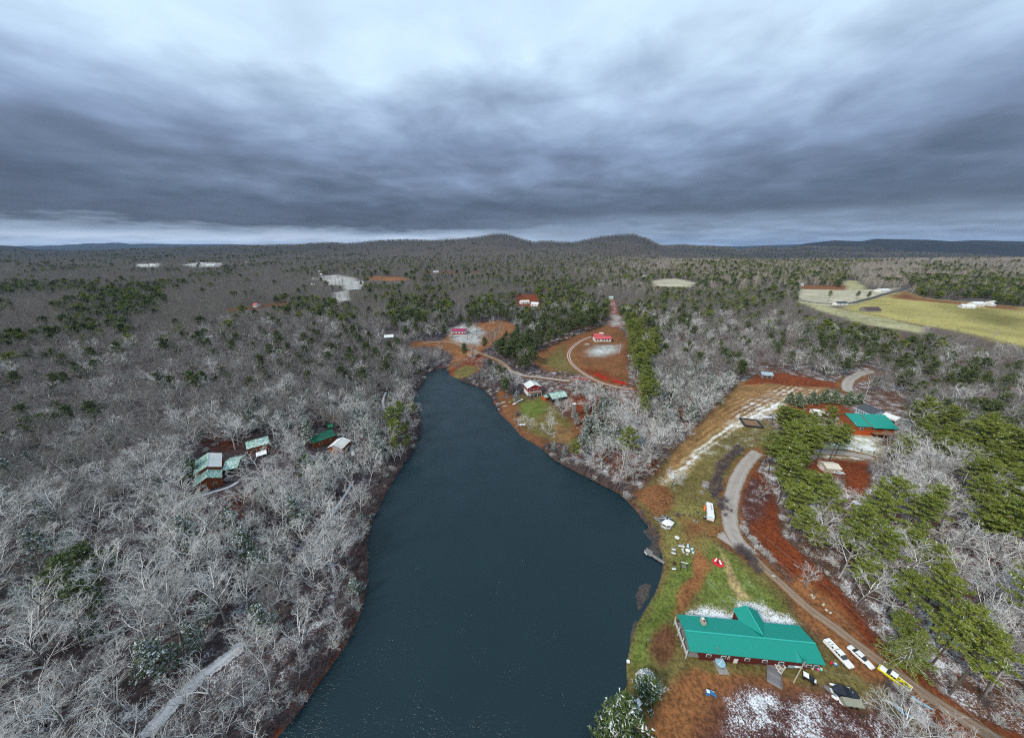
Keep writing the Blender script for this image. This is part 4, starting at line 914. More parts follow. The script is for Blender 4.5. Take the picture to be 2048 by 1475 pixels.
def build_lodge():
    r0 = at(1369, 1260.5, dz=5.3); r1 = at(1633, 1281, dz=5.3); fe = at(1382, 1302, dz=3.8); be = at(1354, 1229, dz=3.8)
    a = np.array(r0[:2]); d = np.array(r1[:2]) - a; d /= np.hypot(*d); n = np.array([-d[1], d[0]])
    wl = abs((np.array(fe[:2]) - a) @ n); wr = abs((np.array(be[:2]) - a) @ n)
    wins = [('S', t, 2.35, 1.25, 1.0) for t in (.075, .20, .40, .545, .68, .905, .965)] + [('S', .245, 2.3, .5, 1.1)]
    T, h, (w0, w1, yl, yr, zl), gz = gable('lodge', 'long lodge with bright teal-green metal roof and dark red walls beside the lake', (1369, 1260.5), (1633, 1281), 5.3, 3.8, wl, wr, WL['oxblood'], RF['green'], 'lodge', .45, wins, .45, (2.6, 0), door=('S', .31, 1.0))
    # cross wing on the back slope
    inv = lambda u, v, z: (np.array(at(u, v, dz=z)[:2]) - (np.array(r0[:2]) + np.array(r1[:2])) / 2)
    def loc(u, v, z): q = inv(u, v, z); return q @ d, q @ n
    xr, yk = loc(1497, 1218, 5.6); xr2, _ = loc(1524, 1262, 5.6); xr = (xr + xr2) / 2; xl, _ = loc(1474, 1230, 3.9); xR, _ = loc(1525, 1235, 3.9); yk = max(yk, wr + 3.2); zt = 5.75; ze = 3.95
    y0 = .6
    m = MB(); ww = [(xl + .4, -.5), (xR - .4, -.5), (xR - .4, ze - .05), (xr, zt - .25), (xl + .4, ze - .05)]; m.prism(ww, wr - .6, yk - .4); m.obj('wing_wall', WL['oxblood'], T)
    for s, xe in ((-1, xl), (1, xR)):
        yv = wr - .2
        q = [(xr, y0, zt), (xr, yk, zt), (xe, yk, ze), (xe, yv, ze)]
        if s > 0: q = q[::-1]
        m = MB(); m.slab(q, .10)
        k = int((yk - 1) / .45)
        for i in range(1, k):
            y = y0 + (yk - y0) * i / k; f = min(1, max(.05, (y - y0) / (yv - y0))); x2 = xr + (xe - xr) * f; z2 = zt + (ze - zt) * f
            qq = [(xr, y - .03, zt + .05), (xr, y + .03, zt + .05), (x2, y + .03, z2 + .05), (x2, y - .03, z2 + .05)]
            m.slab(qq if s < 0 else qq[::-1], .05)
        m.obj('wing_roof_slope', RF['green'], T)
    MB().box((xr, (y0 + yk) / 2, zt + .06), (.34, yk - y0, .12)).obj('ridge_cap', RIDGE, T)
    # little cricket over the front door
    cx_, cy_ = loc(1600, 1308, 4.4); m = MB(); za = 4.55; yf = -(wl + .05)
    m.add([(cx_, -1.6, 4.98), (cx_ - 1.3, yf, 3.86), (cx_, yf - .1, 4.55), (cx_ + 1.3, yf, 3.86)], [(0, 1, 2), (0, 2, 3), (1, 3, 2)]); m.obj('entrance_gable', RF['green'], T)
    # chimney with two flues on the back slope
    qx, qy = loc(1406, 1243, 5.0); c = MB().box((qx, qy, 5.2), (.95, 1.5, 1.5)).obj('chimney', WL['tan'], T)
    for s in (-.35, .35): MB().box((qx, qy + s, 6.05), (.45, .4, .22)).obj('flue', WL['oxblood'] if s < 0 else SNOW, c)
    # aerial on the front slope
    ax, ay = loc(1434, 1297, 4.4); m = MB().tube([(ax, ay, 4.0), (ax, ay, 5.6)], .035); 
    for z, l in ((5.5, .5), (5.2, .7), (4.9, .6)): m.box((ax, ay, z), (l, .05, .05), .5)
    m.tube([(ax, ay, 4.9), (ax + .6, ay - .5, 4.1)], .03); m.obj('aerial', STEEL, T)
    # porch under the left end
    x0 = -h - .3; x1 = w0
    m = MB()
    for i in range(10): m.box((x0 + (x1 - x0) * (i + .5) / 10, (yl + yr) / 2, 1.15), ((x1 - x0) / 10 - .03, yr - yl, .12))
    m.obj('porch_floor', WL['grey'], T, kind='stuff')
    for t in (0, .33, .66, 1): MB().box((x0 + .1, yl + (yr - yl) * t, 1.7), (.14, .14, 4.2 if 0 < t < 1 else 3.9)).obj('porch_post', WL['white'], T)
    m = MB().box((x0 + .1, (yl + yr) / 2, 2.15), (.14, yr - yl, .12)); m.box((x0 + .1, (yl + yr) / 2, 1.45), (.08, yr - yl, .08)); k = 26
    for i in range(k): m.box((x0 + .1, yl + (yr - yl) * (i + .5) / k, 1.8), (.05, .05, .7))
    m.obj('porch_rail', WL['white'], T)
    return T
build_lodge()

def bench_like(name, label, cat, u, v, mat, size=1.0, rz=0., group=None, snow=True):
    """garden chair: seat, back, arms and legs"""
    x, y, z = at(u, v); T = thing(name, label, cat, (x, y, z), rz, group); s = size
    m = MB().box((0, 0, .42 * s), (.62 * s, .58 * s, .08)); m.obj('seat', mat, T)
    MB().box((0, .30 * s, .78 * s), (.62 * s, .08, .68 * s), rx=-.2).obj('backrest', mat, T)
    for a in (-1, 1):
        MB().box((a * .30 * s, 0, .62 * s), (.09, .56 * s, .05)).obj('arm', mat, T)
        for b in (-1, 1): MB().box((a * .27 * s, b * .24 * s, .2 * s), (.07, .07, .42 * s)).obj('leg', mat, T)
    if snow: MB().box((0, -.02, .50 * s), (.52 * s, .48 * s, .07), taper=.8).obj('snow_cap', SNOW, T)
    return T
def table(name, label, u, v, r, h, mat, round_=True, rz=0, cat='table', snow=False):
    x, y, z = at(u, v); T = thing(name, label, cat, (x, y, z), rz)
    m = MB(); m.cyl((0, 0, h - .08), r, .08, 18) if round_ else m.box((0, 0, h - .04), (r * 2, r * 1.5, .08)); m.obj('table_top', mat, T)
    for a, b in ((-1, -1), (1, -1), (1, 1), (-1, 1)): MB().box((a * r * .55, b * r * .45, h / 2 - .08), (.08, .08, h - .1)).obj('leg', WL['grey'], T)
    if snow: MB().cyl((0, 0, h), r * .9, .07, 14, r * .8).obj('snow_cap', SNOW, T) if round_ else MB().box((0, 0, h + .035), (r * 1.9, r * 1.4, .07), taper=.92).obj('snow_cap', SNOW, T)
    return T
def kayak(name, label, u, v, rz, L, mat, cat='kayak', w=.7, group=None):
    x, y, z = at(u, v); m = MB(); n = 11; rings = []
    for i in range(n):
        t = -1 + 2 * i / (n - 1); k = max(.04, (1 - abs(t) ** 2.4)); W = w / 2 * k; zz = .12 * abs(t) ** 2
        rings.append([(t * L / 2, -W, .32 + zz), (t * L / 2, -W * .8, .08 + zz), (t * L / 2, 0, zz), (t * L / 2, W * .8, .08 + zz), (t * L / 2, W, .32 + zz), (t * L / 2, 0, .38 + zz)])
    m.add([p for r in rings for p in r], [(i * 6 + k, i * 6 + (k + 1) % 6, (i + 1) * 6 + (k + 1) % 6, (i + 1) * 6 + k) for i in range(n - 1) for k in range(6)] + [tuple(range(6))[::-1], tuple(range((n - 1) * 6, n * 6))])
    T = thing(name, label, cat, (x, y, max(z, .05)), rz, group); m.obj('hull', mat, T); MB().cyl((-.1, 0, .345), w * .34, .06, 12, w * .30).obj('cockpit', BLACK, T); return T

def loft(m, secs):
    """secs: (x, half width, z0, z1, shoulder) octagonal ring sections"""
    vs = []
    for x, w, z0, z1, s in secs:
        vs += [(x, -w * .92, z0), (x, -w, z0 + (z1 - z0) * .25), (x, -w, z0 + (z1 - z0) * s), (x, -w * .86, z1), (x, w * .86, z1), (x, w, z0 + (z1 - z0) * s), (x, w, z0 + (z1 - z0) * .25), (x, w * .92, z0)]
    n = len(secs); fs = [(i * 8 + (k + 1) % 8, i * 8 + k, (i + 1) * 8 + k, (i + 1) * 8 + (k + 1) % 8) for i in range(n - 1) for k in range(8)]
    fs += [tuple(range(8)), tuple(range((n - 1) * 8, n * 8))[::-1]]
    return m.add(vs, fs)
def vehicle(name, label, cat, tail, nose, kind, col, group=None, snow=.0, roofcol=None, L=None):
    x0, y0, z0 = at(*tail, dz=.9); x1, y1, z1 = at(*nose, dz=.9); LL = L or math.hypot(x1 - x0, y1 - y0); yaw = math.atan2(y1 - y0, x1 - x0)
    T = thing(name, label, cat, ((x0 + x1) / 2, (y0 + y1) / 2, (z0 + z1) / 2 + .03), yaw, group); h = LL / 2; W = .98 if kind != 'sedan' else .90
    body = MB()
    if kind == 'sedan':
        loft(body, [(-h, W * .80, .38, .80, .7), (-h + .25, W * .96, .30, .93, .7), (-h * .45, W, .26, .95, .72), (h * .25, W, .26, .93, .72), (h * .55, W * .98, .28, .88, .72), (h - .25, W * .92, .32, .74, .7), (h, W * .74, .38, .62, .7)])
        cab = [(-h * .62, W * .74, .92, .96, .5), (-h * .36, W * .80, .92, 1.36, .5), (h * .02, W * .82, .92, 1.42, .5), (h * .14, W * .80, .92, 1.36, .5), (h * .42, W * .72, .90, .94, .5)]
    else:
        loft(body, [(-h, W * .94, .45, 1.02, .8), (-h + .15, W, .40, 1.10, .85), (-h * .10, W, .38, 1.12, .85), (h * .42, W, .38, 1.12, .85), (h * .50, W, .38, 1.10, .85), (h - .25, W * .96, .42, 1.02, .8), (h, W * .86, .48, .88, .8)])
        cab = [(-h * .16, W * .86, 1.08, 1.12, .5), (-h * .12, W * .86, 1.08, 1.76, .6), (h * .22, W * .86, 1.08, 1.80, .6), (h * .28, W * .84, 1.08, 1.74, .6), (h * .50, W * .78, 1.08, 1.12, .5)]
    if kind == 'open':
        # open bed: cut as side walls over a low floor
        body = MB(); loft(body, [(-h * .10, W, .38, 1.12, .85), (h * .42, W, .38, 1.12, .85), (h * .50, W, .38, 1.10, .85), (h - .25, W * .96, .42, 1.02, .8), (h, W * .86, .48, .88, .8)])
        body.box((-h * .55, 0, .56), (h * .9 - .01, W * 1.9, .30)); 
        for s in (-1, 1): body.box((-h * .55, s * (W - .06), .90), (h * .9 - .02, .12, .42))
        body.box((-h + .06, 0, .90), (.10, W * 1.7, .42))
    paintm = paint(name.replace(' ', '_') + '_paint_' + kind, col, .32); body.obj('body', paintm, T)
    c = MB(); loft(c, cab); c.obj('cabin', GLASS, T)
    rx0, rx1, rz_ = (cab[1][0], cab[3][0], cab[2][3]); MB().box(((rx0 + rx1) / 2, 0, rz_ - .01), (rx1 - rx0 + .02, W * 1.62, .09), taper=.94).obj('cabin_roof', roofcol or paintm, T)
    for s in (-1, 1):
        for px_ in ((rx0, rx0 + .10), ((rx0 + rx1) / 2 - .05, (rx0 + rx1) / 2 + .05), (rx1 - .10, rx1)): MB().box(((px_[0] + px_[1]) / 2, s * (W * .845), (rz_ + cab[2][2]) / 2), (.10, .05, rz_ - cab[2][2])).obj('door_pillar', paintm, T)
    for sx in (-.62, .60):
        for s in (-1, 1):
            wx = sx * h; w = MB().cyl((wx, s * (W - .12) - .11, .36), .36, .22, 16, axis='Y').obj('wheel', RUB, T); MB().cyl((wx, s * (W + .005) - .02, .36), .20, .04, 12, axis='Y').obj('rim', STEEL, w)
    for s in (-1, 1): MB().box((h - .05, s * W * .60, .72 if kind == 'sedan' else .84), (.10, .34, .16)).obj('headlight', GLASS if False else mt('lamp_lens', (.55, .57, .6), .1, 0, .6), T); MB().box((-h + .03, s * W * .70, .72 if kind == 'sedan' else .85), (.08, .26, .2)).obj('tail_light', mt('tail_lens', (.25, .01, .01), .2, 0, .5), T)
    MB().box((h - .02, 0, .50), (.12, W * 1.72, .16)).obj('front_bumper', STEEL if kind != 'sedan' else paintm, T)
    return T, h, W, paintm
T, h, W, pm = vehicle('work_truck', 'white work truck with a capped bed and black slots beside the green lodge roof', 'truck', (1651, 1279), (1705, 1334), 'pickup', (.72, .72, .70))
m = MB(); loft(m, [(-h + .05, W * .97, 1.08, 1.55, .8), (-h + .15, W * .99, 1.08, 1.62, .8), (-h * .18, W * .97, 1.08, 1.66, .8)]); m.obj('bed_cap', pm, T)
for i, xx in enumerate((-.70, -.52)): MB().box((xx * h, -.2, 1.66), (.10, 1.0, .05)).obj('rack_bar', BLACK, T)
MB().box((-.34 * h, -.72, 1.66), (.5, .36, .05)).obj('roof_hatch', BLACK, T); MB().box((-.5 * h, -.92, 1.55), (1.6, .07, .07)).obj('rack_rail', BLACK, T)
T, h, W, pm = vehicle('parked_sedan', 'white sedan parked between the work truck and the yellow pickup', 'car', (1697, 1290), (1748, 1334), 'sedan', (.70, .70, .68))
T, h, W, pm = vehicle('yellow_pickup', 'yellow pickup with snow on its hood and roof and an open cluttered bed', 'pickup truck', (1823, 1378), (1757, 1331), 'open', (.62, .56, .01), roofcol=SNOW)
MB().box((h * .68, 0, 1.08), (h * .44, W * 1.7, .06), taper=.9).obj('snow_cap', SNOW, T)
for s in (-1, 1): MB().box((-h * .55, s * (W - .06), 1.135), (h * .88, .14, .05)).obj('bed_rail', SNOW, T)
MB().box((-h + .06, 0, 1.135), (.14, W * 1.8, .05)).obj('tailgate', SNOW, T)
cm = MB(); cc = [MB() for _ in range(3)]
for i in range(16): cc[i % 3].box((-h * (.2 + .7 * rng.random()), rng.uniform(-.65, .65), .80), (rng.uniform(.2, .5), rng.uniform(.15, .35), rng.uniform(.1, .25)), rng.uniform(0, 3))
for i, mm_ in enumerate((WL['wood'], BLACK, paint('pale_lumber', (.5, .45, .4)))): cc[i].obj('bed_load', mm_, T)
vehicle('hill_car', 'small white car parked on the drive beside the red-roofed hilltop house', 'car', (1169, 688.3), (1180, 687.3), 'sedan', (.65, .65, .66), L=4.8)
vehicle('red_car', 'red car parked among the pines behind the magenta-roofed house', 'car', (958, 644), (970, 643.5), 'sedan', (.40, .02, .04), L=5)
vehicle('shed_car', 'white car at the corner of the cream-roofed shed', 'car', (1668, 942), (1686, 944), 'sedan', (.60, .62, .66), L=4.6)

# the log house and its neighbours
T, h, bx_, gz = gable('log_house', 'orange-brown log house with green roof behind the pines', (1690, 826.5), (1768, 829.5), 8.6, 5.4, 9.0, 3.2, WL['log'], RF['green'], 'house', .5, [('S', .14, 4.0, 1.5, 1.5), ('S', .5, 4.0, 1.3, 1.3), ('W', .12, 6.0, 1.0, 1.1), ('W', .45, 2.0, 1.8, 1.3), ('W', .78, 2.0, 1.8, 1.3), ('S', .75, 2.0, 1.4, 1.4)], .7, base=(2.9, WL['orange']))
q = MB().slab([(-h * .22, -9.8, 5.4), (h + .2, -9.8, 5.4), (h + .2, -.2, 8.95), (-h * .22, -.2, 8.95)], .14)
for i in range(16): x_ = -h * .22 + (h * 1.22 + .2) * i / 15; q.slab([(x_ - .03, -9.8, 5.45), (x_ + .03, -9.8, 5.45), (x_ + .03, -.2, 9.0), (x_ - .03, -.2, 9.0)], .05)
q.obj('raised_roof_slope', RF['green'], T); MB().box((-h * .24, -5, 7.0), (.12, 10.1, .3), rx=.353).obj('roof_verge', WL['red'], T)
for i in range(4): MB().box((-h * .05 + i * 3.6, -11.2, 1.3), (.2, .2, 2.8)).obj('deck_post', WL['tan'], T)
MB().box((h * .3, -10.6, 2.6), (h * 1.1, 2.6, .16)).obj('deck', WL['wood'], T); MB().box((h * .3, -11.8, 3.4), (h * 1.1, .1, .12)).obj('deck_rail', WL['tan'], T)
gable('blue_house', 'pale blue house with slate roof behind the log house', (1729, 806.5), (1764, 820.0), 6.0, 3.6, 5.2, 5.2, WL['blue'], RF['slate'], 'house', .4, [('S', t, 2.1, 1.1, 1.2) for t in (.12, .28, .42, .56, .9)], .0, door=('S', .7, 1.1))
T, h, b_, gz = gable('sun_room', 'white glazed sun room standing end-on behind the log house', (1771, 824.5), (1802, 835.0), 4.4, 3.2, 3.6, 3.6, WL['white'], RF['snowy'], 'sun room', .3, [('S', t, 1.7, 1.6, 1.9) for t in (.1, .27, .44, .61, .78, .93)], .9)
gable('white_tent', 'white canopy tent left of the red-roofed shed', (1626, 817.5), (1641, 819.5), 3.6, 2.3, 3.2, 3.2, WL['white'], RF['snowy'], 'tent', .1, (), .0)
gable('red_roof_shed', 'small white shed with bright red roof beside the tent', (1648, 817.0), (1661, 817.8), 3.2, 2.2, 2.0, 2.0, WL['white'], RF['red'], 'shed', .25, [('S', .3, 1.2, .7, .7)], .5, door=('S', .7, .9))
gable('cream_shed', 'cream metal shed under the tall pines beside the red leaf bank', (1646, 925.5), (1677, 926), 3.6, 2.6, 3.0, 3.0, WL['tan'], RF['cream'], 'shed', .2, (), .8, door=('W', .5, 2.4))
T, h, b_, gz = gable('blue_roof_shed', 'open shed with pale blue metal roof at the edge of the tawny field', (1521, 742.5), (1545, 744.5), 4.2, 2.8, 4.0, 3.6, WL['grey'], RF['bluegrey'], 'shed', .3, [('S', .3, 1.3, 2.4, 1.6), ('S', .7, 1.3, 2.4, 1.6)], .8, trim=WL['orange'], roof2=RF['rusty'])
# houses on the right bank
T, h, b_, gz = gable('red_white_house', 'red and white lakeside house with snow-white roof and raised deck', (1060, 759.8), (1069.5, 769.5), 8.2, 6.0, 5.6, 5.6, WL['red'], RF['snowy'], 'house', .5, [('E', .2, 4.4, 1.5, 1.6), ('E', .5, 4.4, 1.5, 1.6), ('E', .8, 4.4, 1.5, 1.6), ('S', .2, 4.4, 1.4, 1.4), ('S', .5, 4.4, 1.4, 1.4), ('S', .8, 4.4, 1.4, 1.4), ('E', .35, 1.7, 1.4, 1.4), ('E', .7, 1.7, 1.4, 1.4)], .7, base=(3.2, WL['white']))
MB().box((h + 1.3, 0, 3.0), (2.8, 9.4, .18)).obj('deck', WL['wood'], T)
for t in (-1, -.33, .33, 1): MB().box((h + 2.5, t * 4.5, 1.5), (.2, .2, 3.0)).obj('deck_post', WL['white'], T)
MB().box((h + 2.6, 0, 4.0), (.1, 9.4, .12)).obj('deck_rail', WL['white'], T); chimney(T, -h * .5, 2.0, 7.8)
gable('red_shed', 'little red shed with dark roof behind the red and white house', (1030, 749.8), (1036.5, 753.2), 3.4, 2.4, 1.8, 1.8, WL['red'], RF['slate'], 'shed', .2, [('E', .5, 1.4, .8, .8)], 0)
T, h, b_, gz = gable('green_roof_cabin', 'low dark cabin with green roof half hidden by a frosted tree', (1098, 787.5), (1129, 780.5), 5.0, 3.0, 5.0, 5.0, WL['dark'], RF['pgreen'], 'cabin', .5, [('S', .25, 1.6, 1.6, 1.2), ('S', .6, 1.6, 1.6, 1.2)], .7)
gable('cabin_porch', 'small green-roofed porch wing at the left of the low dark cabin', (1087, 791.5), (1094, 789.0), 3.4, 2.6, 2.2, 2.2, WL['orange'], RF['pgreen'], 'porch', .3, (), .6)
T = None
def chimney_tower():
    x, y, z = at(1146.5, 834); T = thing('stone_tower', 'tall free-standing grey block chimney on the right bank', 'chimney', (x, y, z), .25); n = 12
    for i in range(n):
        MB().box((0, 0, .4 + i * .8), (2.3 - i * .05, 1.7 - i * .035, .775)).obj('stone_course', WL['stone'], T)
    MB().box((0, 0, .4 + n * .8 - .3), (2.2, 1.6, .18)).obj('chimney_cap', SNOW, T)
    MB().box((-.4, -1.15, 2.0), (1.7, .6, 4.0)).obj('hearth', WL['stone'], T)
chimney_tower()
T, h, b_, gz = gable('hilltop_house', 'white ranch house with red roof on top of the rust-brown field', (1187, 671.5), (1221.5, 671.5), 5.2, 3.2, 5.4, 5.4, WL['white'], RF['red'], 'house', .6, [('S', t, 1.9, 1.5, 1.3) for t in (.1, .26, .5, .66, .84)], .8, trim=WL['dark'], door=('S', .38, 1.2))
chimney(T, h * .3, 1.5, 4.9, .7)
gable('red_roof_garage', 'smaller red-roofed garage behind the hilltop ranch house', (1186.5, 667.0), (1205, 667.0), 4.2, 3.0, 4.0, 4.0, WL['red'], RF['red'], 'garage', .4, (), .8)
gable('snowy_trailer', 'white box trailer behind the hilltop ranch house', (1199, 664.5), (1207, 665.2), 3.2, 2.9, 1.5, 1.5, WL['white'], RF['snowy'], 'trailer', .05, (), 0)
gable('magenta_house', 'low white house with magenta roof near the head of the lake', (904.5, 657.0), (932.5, 657.0), 5.6, 3.4, 6.0, 6.0, WL['white'], RF['magenta'], 'house', .6, [('S', t, 2.0, 1.6, 1.3) for t in (.15, .4, .65, .88)], .8, base=(1.2, WL['red']))
gable('grey_roof_house', 'white-roofed cottage in the woods left of the inlet', (768, 669.5), (787, 668.5), 5.5, 3.6, 5.4, 5.4, WL['grey'], RF['snowy'], 'cottage', .5, [('S', .3, 2, 1.4, 1.3), ('S', .7, 2, 1.4, 1.3)], .8)
# cabins on the left bank
gable('snowy_roof_cabin', 'log cabin with one roof slope snow-white and the other pale green', (416, 903.5), (414, 933), 7.2, 5.0, 5.2, 4.6, WL['log'], RF['pgreen'], 'cabin', .5, [('E', .3, 3.2, 1.3, 1.3), ('E', .7, 3.2, 1.3, 1.3)], .55, roof2=RF['snowy'])
gable('cabin_front_wing', 'lower front wing with pale green roof below the snowy cabin roof', (414.5, 935), (413.5, 955), 6.0, 3.6, 4.8, 4.6, WL['log'], RF['pgreen'], 'cabin', .5, [('E', .3, 1.9, 1.3, 1.3), ('E', .72, 1.9, 1.3, 1.3)], .55)
gable('green_carport', 'pale green metal carport right of the snowy-roofed cabin', (450, 921), (481, 917), 4.6, 3.2, 5.6, 5.4, WL['dark'], RF['pgreen'], 'carport', .6, (), .55)
T, h, b_, gz = gable('middle_cabin', 'cabin with pale green roof and a snowy square deck in front', (490, 882.5), (536, 871.5), 5.6, 4.0, 5.4, 1.6, WL['log'], RF['pgreen'], 'cabin', .5, [('S', .3, 2, 1.3, 1.3), ('S', .6, 2, 1.3, 1.3)], .6)
MB().box((h * .1, -8.0, 1.0), (4.6, 4.6, .16)).obj('deck', WL['grey'], T); MB().box((h * .1, -8.0, 1.14), (4.4, 4.4, .12), taper=.96).obj('snow_cap', SNOW, T)
gable('emerald_cabin', 'long cabin with deep emerald roof among the frosted trees', (618, 872.5), (664, 857.5), 5.8, 3.8, 4.8, 4.2, WL['log'], RF['emerald'], 'cabin', .5, [('S', .3, 2, 1.3, 1.3), ('S', .75, 2, 1.3, 1.3)], .6)
gable('emerald_cabin_wing', 'snow-white roofed wing at the right end of the emerald cabin', (667, 890), (686, 873.5), 5.4, 3.6, 4.4, 4.0, WL['log'], RF['snowy'], 'cabin', .5, [('S', .5, 2, 1.3, 1.3)], .6)
gable('tiny_green_hut', 'tiny hut with emerald roof just above the long cabin', (654, 849.5), (665, 846.5), 3.2, 2.2, 2.2, 2.0, WL['dark'], RF['emerald'], 'hut', .2, (), 0)
gable('far_green_hut', 'tiny green-roofed hut deeper in the trees right of the long cabin', (687, 831), (694, 826.5), 3.2, 2.2, 2.2, 2.0, WL['dark'], RF['emerald'], 'hut', .2, (), 0)
# farm on the right
gable('old_barn', 'weathered barn with purple-brown roof in the yellow pasture', (1727, 613.5), (1757, 613.5), 7.0, 3.2, 6.5, 6.5, WL['grey'], RF['purple'], 'barn', .5, (), 1.2, door=('E', .5, 3))
gable('black_house', 'dark derelict farmhouse beside the bend of the paved road', (1671, 602.5), (1693, 602.5), 6.5, 4.0, 4.5, 4.5, WL['white'], RF['slate'], 'house', .4, [('S', .3, 2.2, 1.6, 1.6), ('S', .7, 2.2, 1.6, 1.6)], 0, trim=WL['dark'])
gable('long_white_shed', 'long white shed beside the paved road at the top of the pasture', (1756, 577.0), (1776, 577.0), 7.0, 4.5, 7.0, 7.0, WL['white'], RF['snowy'], 'shed', .4, (), 0)
for (a, b, zr, lb) in (((1922, 607.5), (1950, 608.5), 6.5, 'lowest of the white farm roofs at the right end of the pasture'), ((1944, 603), (1966, 603), 8.0, 'largest white farmhouse behind the low roofs at the right of the pasture'), ((1980, 601.5), (1990, 600.5), 5.5, 'small white outbuilding right of the farmhouse'), ((1979, 606.5), (1987, 606.5), 4.5, 'lean white hut just below the small farm outbuilding')):
    gable('farm_building', lb, a, b, zr, zr * .6, 5.5, 5.5, WL['white'], RF['snowy'], 'farm building', .4, [('S', .3, 2, 1.5, 1.5), ('S', .7, 2, 1.5, 1.5)], 0, group='white farm buildings by the pasture')
FAR = [((276, 529.6), (298, 529.2), 'snowy', 'left half of the pair of snowy roofs in the far left woods'), ((300, 529.3), (312, 529.3), 'snowy', 'right half of the pair of snowy roofs in the far left woods'), ((372, 529), (386, 528.6), 'snowy', 'white house at the left of the far hillside clearing'),
       ((392, 526.6), (402, 526.6), 'greyred', 'beige house in the middle of the far hillside clearing'), ((412, 529), (430, 529), 'snowy', 'long white house at the right of the far hillside clearing'), ((488, 523.6), (498, 523.6), 'snowy', 'lone white roof right of the far hillside clearing'),
       ((623, 555.5), (637, 555.5), 'snowy', 'lower white house at the left of the settlement below the ridge'), ((637, 547), (646, 547), 'snowy', 'upper white house at the left of the settlement below the ridge'), ((622, 566), (632, 566), 'snowy', 'white shed at the bottom left of the settlement'), ((636, 541), (645, 541), 'snowy', 'topmost white roof of the left settlement'),
       ((717, 537), (726, 537), 'snowy', 'white roof at the right of the settlement below the ridge'), ((773, 520.6), (782, 520.6), 'snowy', 'tiny white roof alone in the woods under the low ridge'), ((866, 541.6), (877, 541.6), 'snowy', 'white barn at the left end of the long brown clearing'), ((1010, 522.6), (1020, 522.6), 'greyred', 'grey roof in the woods under the pointed hill'),
       ((1040, 600.5), (1058, 599.5), 'cream', 'cream-roofed house in the rust-coloured clearing above the pines'), ((1063, 603.5), (1078, 604.5), 'snowy', 'low white building right of the cream-roofed house'), ((1195, 567), (1208, 567), 'snowy', 'white roof left of the narrow straight clearing'), ((1219, 566.5), (1230, 566.5), 'snowy', 'white roof at the top of the narrow straight clearing'),
       ((1282, 549.6), (1294, 549.6), 'snowy', 'white roof in the woods above the pale crescent clearing'), ((1570, 565), (1580, 565), 'emerald', 'green-roofed hut at the edge of the woods above the pasture'), ((1596, 566.5), (1606, 566.5), 'snowy', 'tiny white roof right of the green-roofed hut'), ((655, 600), (668, 600), 'greyred', 'beige roof beside the snowy patch left of the dark pines'),
       ((222, 688.5), (238, 687), 'snowy', 'snow-covered roof in the wood on the far left slope'), ((508, 606), (516, 606), 'red', 'small red roof in the narrow rust clearing on the left'), ((1218, 592), (1226, 592), 'pgreen', 'green-grey roof beside the narrow straight clearing')]
for a, b, rf, lb in FAR:
    gable('far_house', lb, a, b, 6.0, 3.6, 5.5, 5.5, WL['white'], RF[rf], 'house', .4, [('S', .28, 2, 1.6, 1.4), ('S', .72, 2, 1.6, 1.4)], 0)
# ------------------------------------------------------------------ things in the yard of the lodge
def loc_mb(u, v, dz=0): x, y, z = at(u, v); return (x, y, z + dz)
def simple(name, label, cat, u, v, rz=0, group=None): return thing(name, label, cat, at(u, v), rz, group)
LP_BLUE = paint('pale_blue_plastic', (.28, .48, .58), .35, .25); CYAN = paint('cyan_plastic', (.02, .22, .55), .35, .2); MAG = paint('magenta_plastic', (.6, .01, .25), .35); GRN = paint('green_plastic', (.01, .42, .18), .35)
ORG = paint('orange_plastic', (.75, .14, .01), .4); REDP = paint('red_plastic', (.50, .008, .012), .4); TARP = principled('black_tarpaulin', (.010, .012, .022), .35, 0, .5, .3, 2, .8, 3, snow=.30, snow_scale=1.3)
GTARP = principled('grey_tarpaulin', (.16, .15, .17), .5, 0, .4, .3, 2, .8, 3, snow=.25, snow_scale=1.5); BTARP = principled('blue_grey_tarpaulin', (.09, .10, .17), .5, 0, .4, .3, 2, .8, 3, snow=.2, snow_scale=1.5); PALE = paint('pale_canvas', (.60, .60, .57), .7)

T = simple('hot_tub', 'round pale blue hot tub on a stone pad in front of the long lodge', 'hot tub', 1439, 1328)
MB().box((0, -.5, .08), (2.6, 3.4, .16)).obj('stone_pad', WL['stone'], T); m = MB().cyl((0, 0, .16), 1.15, .8, 20); m.obj('tub', WL['grey'], T); MB().cyl((0, 0, .97), 1.22, .14, 20, 1.16).obj('cover', LP_BLUE, T); MB().box((.1, 0, 1.13), (2.0, .10, .05), .6).obj('cover_strap', SNOW, T)
kayak('canoe', 'teal upturned canoe lying along the lodge wall', 1513, 1325, -.12, 5.4, TEAL, 'canoe', .9)
